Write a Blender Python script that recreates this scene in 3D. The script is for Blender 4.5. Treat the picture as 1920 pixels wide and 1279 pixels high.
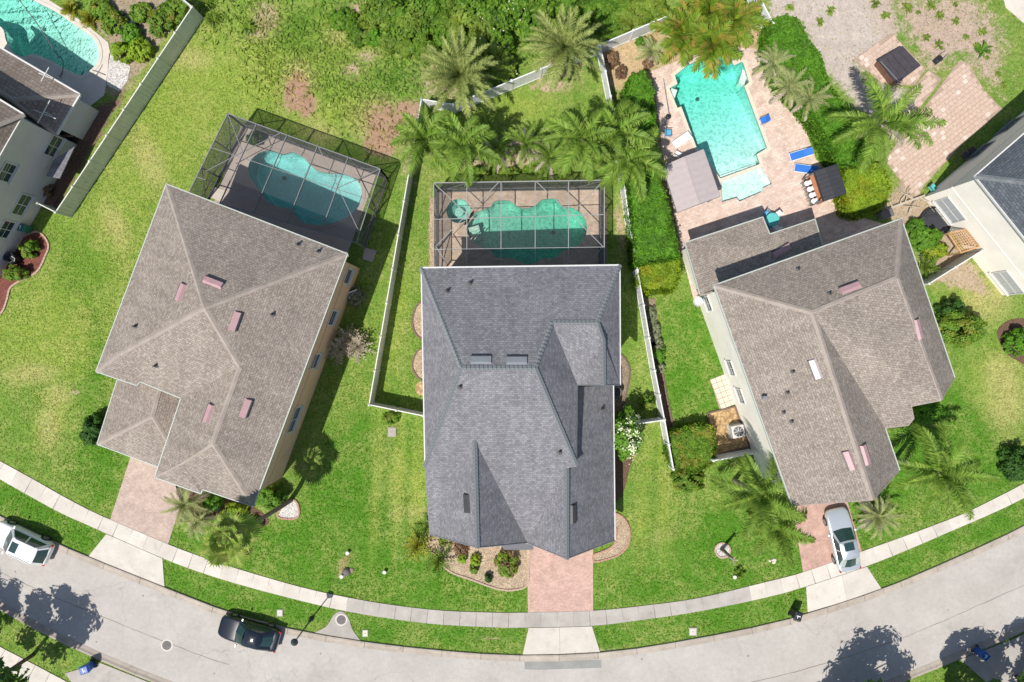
import bpy, bmesh, math, random
import numpy as np
from mathutils import Vector, Matrix, noise
from mathutils.geometry import tessellate_polygon

for _o in list(bpy.data.objects): bpy.data.objects.remove(_o)
SC = bpy.context.scene
COL = SC.collection
R = math.radians
random.seed(7); RNG = np.random.default_rng(7)

# ---------------------------------------------------------------- camera, sky, sun, exposure
F = 1280.0      # focal length in photo pixels (24 mm equivalent)
H = 52.5        # drone height in metres, looking straight down
cam = bpy.data.cameras.new('camera'); camo = bpy.data.objects.new('camera', cam); COL.objects.link(camo)
camo.location = (0, 0, H); camo.rotation_euler = (0, 0, 0)
cam.sensor_width = 36; cam.lens = 24; cam.clip_end = 6000
SC.camera = camo
SUN_EL = R(60); SUN_DIR = Vector((-.61*math.cos(SUN_EL), -.792*math.cos(SUN_EL), math.sin(SUN_EL)))
W = bpy.data.worlds.new('World'); SC.world = W; W.use_nodes = True
nt = W.node_tree; nt.nodes.clear()
wo = nt.nodes.new('ShaderNodeOutputWorld'); bg = nt.nodes.new('ShaderNodeBackground'); sk = nt.nodes.new('ShaderNodeTexSky')
sk.sky_type = 'NISHITA'; sk.sun_disc = False; sk.sun_elevation = SUN_EL
sk.sun_rotation = math.atan2(SUN_DIR.x, SUN_DIR.y)
bg.inputs[1].default_value = .10
nt.links.new(sk.outputs[0], bg.inputs[0]); nt.links.new(bg.outputs[0], wo.inputs[0])
sl = bpy.data.lights.new('sun', 'SUN'); sl.energy = 4.6; sl.angle = R(.5); sl.color = (1, .955, .89)
slo = bpy.data.objects.new('sun', sl); COL.objects.link(slo)
slo.rotation_euler = SUN_DIR.to_track_quat('Z', 'Y').to_euler(); slo.location = (0, 0, 80)
SC.view_settings.view_transform = 'Standard'; SC.view_settings.look = 'None'
SC.view_settings.exposure = .20; SC.view_settings.gamma = 1
SC.render.engine = 'CYCLES'
SC.cycles.transparent_max_bounces = 20; SC.cycles.max_bounces = 6; SC.cycles.diffuse_bounces = 3; SC.cycles.glossy_bounces = 3; SC.cycles.transmission_bounces = 4

def P(u, v, h=0.0):
    "a photo pixel seen at height h, as a point of the place"
    return Vector(((u-960)*(H-h)/F, (639.5-v)*(H-h)/F, h))

# ---------------------------------------------------------------- materials
M = {}
class NT:
    def __init__(s, name):
        m = bpy.data.materials.new(name); m.use_nodes = True; s.m = m; s.t = m.node_tree; s.t.nodes.clear()
        s.out = s.n('ShaderNodeOutputMaterial'); M[name] = m
    def n(s, typ, **kw):
        nd = s.t.nodes.new(typ)
        for k, v in kw.items(): setattr(nd, k, v)
        return nd
    def l(s, a, b): s.t.links.new(a, b)
    def val(s, sock, v):
        if hasattr(v, 'is_output'): s.l(v, sock)
        else: sock.default_value = v if not (isinstance(v, tuple) and len(v) == 3 and len(sock.default_value) == 4) else (*v, 1)
    def pos(s): return s.n('ShaderNodeNewGeometry').outputs['Position']
    def objc(s): return s.n('ShaderNodeTexCoord').outputs['Object']
    def uv(s): return s.n('ShaderNodeTexCoord').outputs['UV']
    def mapping(s, vec, rot=0, scale=(1, 1, 1), loc=(0, 0, 0)):
        q = s.n('ShaderNodeMapping'); s.l(vec, q.inputs[0]); q.inputs['Rotation'].default_value = (0, 0, rot); q.inputs['Scale'].default_value = scale; q.inputs['Location'].default_value = loc
        return q.outputs[0]
    def noise(s, vec, scale, detail=3, rough=.55, out='Fac'):
        q = s.n('ShaderNodeTexNoise'); s.l(vec, q.inputs['Vector']); q.inputs['Scale'].default_value = scale; q.inputs['Detail'].default_value = detail; q.inputs['Roughness'].default_value = rough
        return q.outputs[out]
    def voro(s, vec, scale, out='Distance', feature='F1'):
        q = s.n('ShaderNodeTexVoronoi', feature=feature); s.l(vec, q.inputs['Vector']); q.inputs['Scale'].default_value = scale
        return q.outputs[out]
    def ramp(s, fac, a, b, c0=0., c1=1.):
        q = s.n('ShaderNodeMapRange'); s.l(fac, q.inputs[0])
        for i, v in enumerate((a, b, c0, c1)): q.inputs[i+1].default_value = v
        return q.outputs[0]
    def math(s, op, a, b=0.):
        q = s.n('ShaderNodeMath', operation=op); s.val(q.inputs[0], a); s.val(q.inputs[1], b); return q.outputs[0]
    def mix(s, fac, a, b, typ='MIX'):
        q = s.n('ShaderNodeMix', data_type='RGBA', blend_type=typ); s.val(q.inputs[0], fac); s.val(q.inputs[6], a); s.val(q.inputs[7], b); return q.outputs[2]
    def bright(s, col, f):
        "multiply a colour by a factor socket"
        q = s.n('ShaderNodeVectorMath', operation='SCALE'); s.val(q.inputs[0], col if hasattr(col, 'is_output') else col[:3]); s.val(q.inputs['Scale'], f); return q.outputs[0]
    def bump(s, h, strength=.4, dist=.03):
        q = s.n('ShaderNodeBump'); q.inputs['Strength'].default_value = strength; q.inputs['Distance'].default_value = dist; s.l(h, q.inputs['Height']); return q.outputs[0]
    def pbr(s, col, rough=.7, metal=0., bump=None, spec=.4, **kw):
        b = s.n('ShaderNodeBsdfPrincipled'); s.val(b.inputs['Base Color'], col); s.val(b.inputs['Roughness'], rough); b.inputs['Metallic'].default_value = metal
        b.inputs['Specular IOR Level'].default_value = spec
        if bump is not None: s.l(bump, b.inputs['Normal'])
        for k, v in kw.items(): s.val(b.inputs[k], v)
        s.l(b.outputs[0], s.out.inputs[0]); return b

def simple(name, col, rough=.6, var=.18, scale=3., metal=0., bump=0., fine=30., spec=.4):
    t = NT(name); p = t.objc()
    f = t.math('ADD', t.ramp(t.noise(p, scale, 4), .25, .75, -var, var), t.ramp(t.noise(p, fine, 2), .25, .75, 1-var*.6, 1+var*.6))
    c = t.bright(col, f)
    t.pbr(c, rough, metal, t.bump(t.noise(p, fine, 2), bump) if bump else None, spec)

def leafmat(name, c1, c2, c3=None, transl=.35, clump=1.2):
    t = NT(name); g = t.n('ShaderNodeNewGeometry'); rnd = g.outputs['Random Per Island']
    oi = t.n('ShaderNodeObjectInfo').outputs['Random']
    c = t.mix(rnd, c1, c2)
    if c3: c = t.mix(t.ramp(t.noise(g.outputs['Position'], clump*.6, 3), .5, .68), c, c3)
    f = t.math('MULTIPLY', t.ramp(t.noise(g.outputs['Position'], clump, 3), .3, .7, .72, 1.25), t.ramp(oi, 0, 1, .88, 1.12))
    c = t.bright(c, f)
    d = t.n('ShaderNodeBsdfPrincipled'); t.l(c, d.inputs['Base Color']); d.inputs['Roughness'].default_value = .55; d.inputs['Specular IOR Level'].default_value = .25
    tr = t.n('ShaderNodeBsdfTranslucent'); t.l(t.mix(.3, c, (.25, .35, .02)), tr.inputs[0])
    mx = t.n('ShaderNodeMixShader'); mx.inputs[0].default_value = transl; t.l(d.outputs[0], mx.inputs[1]); t.l(tr.outputs[0], mx.inputs[2]); t.l(mx.outputs[0], t.out.inputs[0])

def build_materials():
    # ground: colours come from the lawn's own patches (grass, dry grass, sand), broken up by grain
    t = NT('lawn'); p = t.pos()
    ag = t.n('ShaderNodeAttribute', attribute_name='gcol').outputs['Color']; asc = t.n('ShaderNodeAttribute', attribute_name='scol').outputs['Color']
    am = t.n('ShaderNodeAttribute', attribute_name='soil').outputs['Fac']
    n1 = t.noise(p, .28, 5, .62); n2 = t.noise(p, 1.3, 6, .68); n3 = t.noise(p, 4.5, 4, .75); n4 = t.noise(p, 10, 3, .8)
    straw = (.40, .37, .13)
    g = t.mix(t.math('MULTIPLY', t.ramp(t.math('ADD', t.math('MULTIPLY', n1, .55), t.math('MULTIPLY', n2, .45)), .45, .62), .48), ag, straw)
    g = t.mix(t.ramp(n2, .36, .50, .32, 0), g, (.075, .19, .016))
    g = t.bright(g, t.math('MULTIPLY', t.ramp(n3, .3, .7, .74, 1.28), t.ramp(n4, .3, .7, .72, 1.28)))
    s = t.bright(asc, t.math('MULTIPLY', t.ramp(n3, .25, .75, .75, 1.25), t.ramp(n2, .3, .7, .85, 1.15)))
    mk = t.ramp(t.math('ADD', am, t.math('MULTIPLY', t.math('SUBTRACT', t.math('ADD', t.math('MULTIPLY', n2, .6), t.math('MULTIPLY', n3, .4)), .5), 1.5)), .40, .62)
    h = t.math('ADD', t.math('MULTIPLY', n3, .6), n4)
    t.pbr(t.mix(mk, g, s), .9, 0, t.bump(h, .8, .08), .15)
    simple('outer_ground', (.11, .17, .04), .95, .3, .1)
    # road, concrete
    t = NT('road'); p = t.pos(); n1 = t.noise(p, .35, 5, .6); n2 = t.noise(p, 3, 5, .7); n3 = t.noise(p, 45, 2)
    c = t.mix(t.ramp(n1, .35, .7), (.39, .362, .328), (.46, .43, .392))
    c = t.bright(c, t.math('MULTIPLY', t.ramp(n2, .25, .75, .9, 1.08), t.ramp(n3, .25, .75, .86, 1.14)))
    wp = t.n('ShaderNodeVectorMath', operation='ADD'); t.l(p, wp.inputs[0]); t.l(t.bright(t.noise(p, .6, 4, .6, 'Color'), 1.8), wp.inputs[1])
    ck = t.voro(wp.outputs[0], .16, 'Distance', 'DISTANCE_TO_EDGE')
    ckm = t.math('MULTIPLY', t.ramp(ck, .0015, .005, 1, 0), t.ramp(t.noise(p, .12, 2), .46, .56))
    st = t.ramp(t.noise(t.mapping(p, 0, (.25, 1.2, 1)), .8, 5, .7), .58, .75, 0, .35)
    c = t.mix(t.math('MULTIPLY', ckm, .3), t.mix(st, c, (.30, .285, .265)), (.15, .14, .13))
    sp = t.n('ShaderNodeTexVoronoi'); t.l(p, sp.inputs['Vector']); sp.inputs['Scale'].default_value = 1.1; sq = t.n('ShaderNodeSeparateColor'); t.l(sp.outputs['Color'], sq.inputs[0])
    c = t.mix(t.math('MULTIPLY', t.ramp(sp.outputs['Distance'], .05, .11, 1, 0), t.ramp(sq.outputs[0], .72, .74, 0, .6)), c, (.10, .09, .08))
    c = t.mix(t.ramp(t.noise(p, .22, 6, .72), .57, .68, 0, .45), c, (.30, .275, .25)); c = t.mix(t.ramp(t.noise(t.mapping(p, .3), .5, 6, .75), .62, .7, 0, .4), c, (.52, .49, .45))
    t.pbr(c, .9, 0, t.bump(n3, .3, .02), .2)
    def conc(name, c1, c2, stain=(.22, .19, .15), amt=.35):
        t = NT(name); p = t.pos(); oi = t.n('ShaderNodeObjectInfo').outputs['Random']
        c = t.mix(t.ramp(t.noise(p, .9, 5, .6), .35, .7), c1, c2)
        c = t.bright(c, t.math('MULTIPLY', t.ramp(oi, 0, 1, .92, 1.06), t.ramp(t.noise(p, 40, 2), .25, .75, .9, 1.1)))
        c = t.mix(t.ramp(t.noise(p, 1.7, 5, .7), .55, .75, 0, amt), c, stain)
        t.pbr(c, .9, 0, t.bump(t.noise(p, 40, 2), .2, .01), .2)
    conc('concrete', (.52, .475, .415), (.60, .555, .495)); conc('concrete_grey', (.345, .318, .285), (.44, .41, .37)); conc('kerb', (.34, .295, .245), (.43, .38, .325), (.17, .13, .095), .6)
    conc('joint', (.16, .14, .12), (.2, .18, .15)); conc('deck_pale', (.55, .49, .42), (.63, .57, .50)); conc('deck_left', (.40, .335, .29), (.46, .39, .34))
    conc('patch', (.235, .235, .22), (.29, .288, .27))
    # pavers (too small to pick apart)
    def pavers(name, c1, c2, mortar, rot, w=.2, h=.1, edge=None):
        t = NT(name); p = t.mapping(t.pos(), rot)
        b = t.n('ShaderNodeTexBrick'); t.l(p, b.inputs['Vector']); b.inputs['Scale'].default_value = 1; b.inputs['Brick Width'].default_value = w; b.inputs['Row Height'].default_value = h
        b.inputs['Mortar Size'].default_value = .009; b.inputs['Color1'].default_value = (*c1, 1); b.inputs['Color2'].default_value = (*c2, 1); b.inputs['Mortar'].default_value = (*mortar, 1)
        c = t.bright(b.outputs['Color'], t.math('MULTIPLY', t.ramp(t.noise(p, 1.2, 5, .65), .3, .72, .8, 1.14), t.ramp(t.noise(p, 9, 3, .7), .3, .7, .86, 1.14)))
        c = t.mix(t.ramp(t.noise(p, .5, 4, .6), .55, .78, 0, .4), c, (.25, .19, .15))
        t.pbr(c, .85, 0, t.bump(b.outputs['Fac'], -.4, .01), .2)
    pavers('pavers_red', (.47, .285, .23), (.55, .365, .305), (.42, .33, .28), 0)
    pavers('pavers_left', (.43, .325, .27), (.50, .395, .335), (.40, .32, .27), R(20))
    pavers('pavers_right', (.44, .265, .21), (.51, .33, .27), (.40, .29, .24), R(-70))
    pavers('pavers_pool', (.56, .41, .335), (.66, .53, .45), (.46, .36, .29), R(-18), .3, .2)
    pavers('pavers_cage', (.50, .385, .29), (.60, .47, .36), (.44, .35, .27), 0, .3, .2)
    t = NT('patio_paver'); oi = t.n('ShaderNodeObjectInfo').outputs['Random']; p = t.pos()
    c = t.mix(oi, (.50, .37, .29), (.54, .41, .33)); c = t.mix(t.ramp(oi, .91, .92), c, (.62, .52, .44))
    t.pbr(t.bright(c, t.ramp(t.noise(p, 6, 4, .7), .3, .7, .85, 1.12)), .85)
    simple('patio_bed', (.36, .27, .20), .95, .2)
    simple('sand_paver', (.62, .55, .44), .85, .15, 6)
    # roofs
    def shingle(name, c1, c2, c3, mort, w=.34, h=.19):
        t = NT(name); uv = t.uv()
        b = t.n('ShaderNodeTexBrick'); t.l(uv, b.inputs['Vector']); b.inputs['Scale'].default_value = 1; b.inputs['Brick Width'].default_value = w; b.inputs['Row Height'].default_value = h
        b.inputs['Mortar Size'].default_value = .016; b.inputs['Mortar Smooth'].default_value = .3
        b.inputs['Color1'].default_value = (*c1, 1); b.inputs['Color2'].default_value = (*c2, 1); b.inputs['Mortar'].default_value = (*mort, 1)
        q = t.noise(t.mapping(uv, 0, (1/w*1.1, 1/h*.9, 1)), 1.0, 3, .6)
        c = t.mix(t.ramp(q, .52, .68, 0, .65), b.outputs['Color'], c3)
        c = t.bright(c, t.math('MULTIPLY', t.ramp(t.noise(uv, .45, 4, .6), .3, .7, .9, 1.1), t.ramp(t.noise(uv, 7, 3, .8), .3, .7, .80, 1.2)))
        c = t.bright(c, t.ramp(t.noise(t.mapping(uv, 0, (1.6, .16, 1)), 1., 4, .6), .3, .7, .88, 1.1)); c = t.mix(t.ramp(t.noise(uv, .3, 5, .7), .6, .74, 0, .3), c, (.12, .115, .095))
        t.pbr(c, .92, 0, t.bump(b.outputs['Fac'], -.6, .02), .15)
    shingle('shingle_slate', (.165, .162, .175), (.255, .25, .263), (.13, .128, .14), (.145, .144, .158), .24, .15)
    shingle('shingle_brown', (.225, .190, .160), (.325, .282, .242), (.39, .345, .30), (.17, .142, .12), .21, .15)
    shingle('shingle_tile', (.24, .19, .155), (.30, .25, .21), (.20, .155, .125), (.12, .095, .08), .3, .3)
    shingle('shingle_dark', (.09, .105, .125), (.14, .155, .175), (.075, .085, .1), (.05, .055, .065))
    simple('ridge_slate', (.165, .178, .188), .9, .25, 2, fine=8); simple('ridge_brown', (.315, .268, .23), .92, .15, 1.5, fine=10)
    simple('vent_pink', (.40, .255, .26), .5, .1); simple('vent_dark', (.05, .05, .055), .5, .1); simple('vent_white', (.60, .52, .52), .5, .05); simple('vent_slate', (.20, .215, .235), .45, .1)
    simple('white_trim', (.58, .575, .555), .45, .06); simple('green_trim', (.42, .46, .41), .5, .06)
    def stucco(name, col):
        t = NT(name); p = t.pos(); c = t.bright(col, t.math('MULTIPLY', t.ramp(t.noise(p, .7, 4, .6), .3, .7, .93, 1.05), t.ramp(t.noise(p, 25, 2), .25, .75, .95, 1.05)))
        t.pbr(c, .9, 0, t.bump(t.noise(p, 25, 2), .3, .02), .2)
    stucco('stucco_tan', (.68, .46, .31)); stucco('stucco_white', (.86, .82, .74)); stucco('stucco_lilac', (.60, .555, .55)); stucco('stucco_cream', (.72, .67, .59)); stucco('stucco_grey', (.46, .44, .44))
    t = NT('glass'); t.pbr((.03, .045, .055), .06, 0, None, .6)
    t = NT('car_glass'); t.pbr((.02, .05, .05), .05, 0, None, .7)
    def vinyl(name, col):
        t = NT(name); p = t.pos(); c = t.bright(col, t.ramp(t.noise(p, 1.1, 4, .6), .3, .7, .9, 1.06))
        c = t.mix(t.ramp(t.noise(t.mapping(p, 0, (1, 1, .45)), 1.4, 6, .72), .54, .72, 0, .55), c, tuple(v*.5 for v in col)); t.pbr(c, .5, 0, None, .35)
    vinyl('fence_vinyl', (.68, .675, .64)); vinyl('fence_grey', (.64, .645, .57)); vinyl('fence_white', (.78, .785, .775))
    simple('frame_white', (.30, .30, .30), .4, .05, metal=0.); simple('frame_bronze', (.17, .165, .165), .45, .1); simple('frame_mid', (.20, .20, .20), .45, .1)
    # insect screen: a fine dark mesh, some panels newer than others
    for nm, lo, hi in (('screen', .13, .30), ('screen_wall', .50, .66)):
        t = NT(nm); a = t.n('ShaderNodeBsdfTransparent'); d = t.n('ShaderNodeBsdfDiffuse'); d.inputs[0].default_value = (.088, .09, .095, 1)
        mx = t.n('ShaderNodeMixShader'); t.l(t.ramp(t.n('ShaderNodeObjectInfo').outputs['Random'], 0, 1, lo, hi), mx.inputs[0]); t.l(a.outputs[0], mx.inputs[1]); t.l(d.outputs[0], mx.inputs[2]); t.l(mx.outputs[0], t.out.inputs[0])
    # water and pool plaster
    def water(name, dens, col, bs=4.5):
        "clear water that takes the red out of the light on its way down and up"
        t = NT(name); p = t.pos()
        hgt = t.math('ADD', t.noise(p, bs, 3, .55), t.math('MULTIPLY', t.noise(p, bs*.4, 2), 1.2)); nb = t.bump(hgt, .45, .08)
        tr = t.n('ShaderNodeBsdfTransparent'); gl = t.n('ShaderNodeBsdfGlossy'); gl.inputs['Roughness'].default_value = .04; t.l(nb, gl.inputs['Normal'])
        fr = t.n('ShaderNodeFresnel'); fr.inputs[0].default_value = 1.33; t.l(nb, fr.inputs['Normal'])
        mx = t.n('ShaderNodeMixShader'); t.l(fr.outputs[0], mx.inputs[0]); t.l(tr.outputs[0], mx.inputs[1]); t.l(gl.outputs[0], mx.inputs[2]); t.l(mx.outputs[0], t.out.inputs[0])
        ab = t.n('ShaderNodeVolumeAbsorption'); ab.inputs['Color'].default_value = (*col, 1); ab.inputs['Density'].default_value = dens; t.l(ab.outputs[0], t.out.inputs['Volume'])
    water('water_right', .46, (0, .89, .80)); water('water_centre', .50, (0, .88, .74)); water('water_left', .32, (0, .92, .86), 3); water('water_far', .36, (0, .90, .80)); water('water_spa', .55, (0, .84, .78)); water('water_shelf', .45, (0, .9, .84))
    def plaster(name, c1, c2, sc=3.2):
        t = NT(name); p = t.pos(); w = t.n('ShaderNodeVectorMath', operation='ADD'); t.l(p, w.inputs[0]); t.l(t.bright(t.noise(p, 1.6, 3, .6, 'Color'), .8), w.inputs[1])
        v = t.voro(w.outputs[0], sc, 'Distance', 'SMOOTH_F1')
        c = t.mix(t.math('MULTIPLY', t.ramp(v, .15, .55), t.ramp(t.noise(p, .45, 3), .3, .7, .45, 1.)), c1, c2); c = t.bright(c, t.ramp(t.noise(p, 6, 3, .7), .3, .7, .8, 1.2))  # pale net imitates sunlight rippling through water, painted into the plaster colour
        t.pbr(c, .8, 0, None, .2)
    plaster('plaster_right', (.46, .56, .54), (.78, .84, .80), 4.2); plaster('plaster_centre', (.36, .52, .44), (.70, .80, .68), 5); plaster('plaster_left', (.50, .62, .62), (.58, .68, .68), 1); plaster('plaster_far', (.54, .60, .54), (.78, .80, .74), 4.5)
    simple('pool_tile', (.14, .34, .33), .3, .25, 8)
    # beds
    def gravel(name, c1, c2, sc=16):
        t = NT(name); p = t.pos(); v = t.n('ShaderNodeTexVoronoi'); t.l(p, v.inputs['Vector']); v.inputs['Scale'].default_value = sc
        sep = t.n('ShaderNodeSeparateColor'); t.l(v.outputs['Color'], sep.inputs[0])
        c = t.mix(sep.outputs[0], c1, c2); c = t.bright(c, t.math('MULTIPLY', t.ramp(v.outputs['Distance'], .2, .7, 1.1, .6), t.ramp(t.noise(p, 1.5, 4), .3, .7, .85, 1.12)))
        t.pbr(c, .9, 0, t.bump(v.outputs['Distance'], -.8, .05), .2)
    gravel('rock_tan', (.34, .245, .155), (.60, .48, .34)); gravel('rock_white', (.5, .46, .42), (.75, .72, .68), 12); gravel('mulch_red', (.16, .055, .04), (.27, .10, .075), 18); gravel('mulch_brown', (.12, .07, .045), (.21, .13, .09), 18)
    gravel('sand_orange', (.46, .30, .14), (.55, .38, .20), 5); gravel('rock_brown', (.20, .15, .10), (.40, .31, .22))
    simple('edging_red', (.42, .24, .18), .8, .2, 4); simple('edging_tan', (.46, .33, .25), .8, .2, 4); simple('edging_dark', (.17, .115, .09), .8, .2, 4)
    t = NT('lawn_blades'); g_ = t.n('ShaderNodeNewGeometry'); c = t.n('ShaderNodeAttribute', attribute_name='bcol').outputs['Color']
    c = t.mix(t.ramp(g_.outputs['Random Per Island'], .72, 1., 0, .4), c, (.34, .33, .11)); c = t.bright(c, t.ramp(g_.outputs['Random Per Island'], 0, .72, .85, 1.3))
    d = t.n('ShaderNodeBsdfDiffuse'); t.l(c, d.inputs[0]); tr = t.n('ShaderNodeBsdfTranslucent'); t.l(c, tr.inputs[0]); mx = t.n('ShaderNodeMixShader'); mx.inputs[0].default_value = .3; t.l(d.outputs[0], mx.inputs[1]); t.l(tr.outputs[0], mx.inputs[2]); t.l(mx.outputs[0], t.out.inputs[0])
    # plants
    leafmat('leaf_hedge', (.055, .18, .012), (.16, .35, .026)); leafmat('leaf_dark', (.03, .09, .015), (.06, .15, .02)); leafmat('leaf_bright', (.10, .26, .02), (.17, .34, .03))
    leafmat('leaf_lime', (.17, .31, .016), (.33, .45, .035), (.38, .42, .03)); leafmat('leaf_mixed', (.10, .23, .02), (.20, .33, .035), (.30, .29, .045), clump=2.); leafmat('leaf_wild', (.05, .15, .012), (.19, .33, .03), (.24, .32, .045), clump=.5)
    leafmat('leaf_sage', (.20, .24, .12), (.33, .34, .22)); leafmat('leaf_flower', (.62, .70, .38), (.86, .84, .66), transl=.2); leafmat('leaf_brown', (.20, .11, .06), (.34, .21, .13)); leafmat('leaf_grassy', (.12, .24, .02), (.24, .32, .05))
    leafmat('frond_queen', (.09, .20, .018), (.31, .43, .075)); leafmat('frond_phoenix', (.16, .23, .045), (.46, .49, .17)); leafmat('frond_silver', (.26, .33, .10), (.46, .46, .22)); leafmat('frond_orange', (.10, .20, .015), (.26, .34, .03), (.36, .25, .05), clump=2.2)
    leafmat('frond_fan', (.17, .29, .035), (.46, .50, .13)); leafmat('frond_dry', (.46, .38, .29), (.74, .65, .54)); leafmat('frond_yellow', (.30, .31, .03), (.40, .38, .05))
    leafmat('leaf_tree', (.04, .11, .02), (.08, .18, .03), transl=.2)
    simple('bark_palm', (.26, .22, .18), .95, .25, 4, bump=.5, fine=14); simple('bark', (.13, .095, .07), .95, .25, 3, bump=.5)
    # paint, metal, plastic, cloth
    def paint(name, col, metal=.0, flake=0.):
        t = NT(name); b = t.pbr(col, .14 if sum(col) < .2 else .3, metal, None, .5); b.inputs['Coat Weight'].default_value = .8; b.inputs['Coat Roughness'].default_value = .04
    paint('paint_silver', (.62, .66, .68), .55); paint('paint_white', (.80, .80, .79)); paint('paint_black', (.006, .010, .016))
    simple('rubber', (.025, .025, .025), .85, .1); simple('black_plastic', (.02, .022, .025), .45, .1); simple('grey_metal', (.35, .36, .37), .4, .1, metal=.6); simple('iron', (.13, .12, .115), .7, .2)
    simple('tail_red', (.45, .02, .02), .25, .05); simple('lamp_clear', (.7, .72, .75), .15, .03)
    simple('bin_blue', (.025, .09, .34), .4, .08); simple('bin_green', (.03, .16, .12), .45, .08); simple('cloth_blue', (.03, .16, .55), .7, .08); simple('cloth_sky', (.10, .36, .56), .7, .1)
    simple('cloth_white', (.78, .78, .76), .7, .05); simple('canopy_mauve', (.40, .345, .335), .8, .06); simple('canopy_black', (.035, .037, .045), .7, .12); simple('tub_cover', (.055, .048, .055), .6, .2, 3); simple('tub_wood', (.17, .09, .065), .7, .2)
    simple('wood', (.50, .29, .14), .75, .15); simple('wood_red', (.42, .18, .09), .75, .15); simple('iron_post', (.03, .04, .045), .5, .1); simple('paper_white', (.8, .8, .8), .8, .03)
    t = NT('glass_pale'); t.pbr((.42, .44, .45), .1, 0, None, .6)
    simple('teal', (.10, .45, .42), .5, .1)
build_materials()

# ---------------------------------------------------------------- helpers
def world_loc(o):
    v = Vector((0, 0, 0))
    while o is not None: v += o.location; o = o.parent
    return v
def link(name, me, parent=None, mat=None):
    o = bpy.data.objects.new(name, me); COL.objects.link(o)
    if mat is not None and not me.materials: me.materials.append(M[mat] if isinstance(mat, str) else mat)
    o.parent = parent; return o
def tag(o, label, cat, group=None):
    o['label'] = label; o['category'] = cat
    if group: o['group'] = group
    return o
def struct(o): o['kind'] = 'structure'; return o
def stuff(o, label=None):
    o['kind'] = 'stuff'
    if label: o['label'] = label
    return o
def thing(name, loc, label, cat, group=None, rz=0):
    o = bpy.data.objects.new(name, None); COL.objects.link(o); o.location = loc; o.rotation_euler = (0, 0, rz); o.empty_display_size = .3
    return tag(o, label, cat, group)

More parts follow.
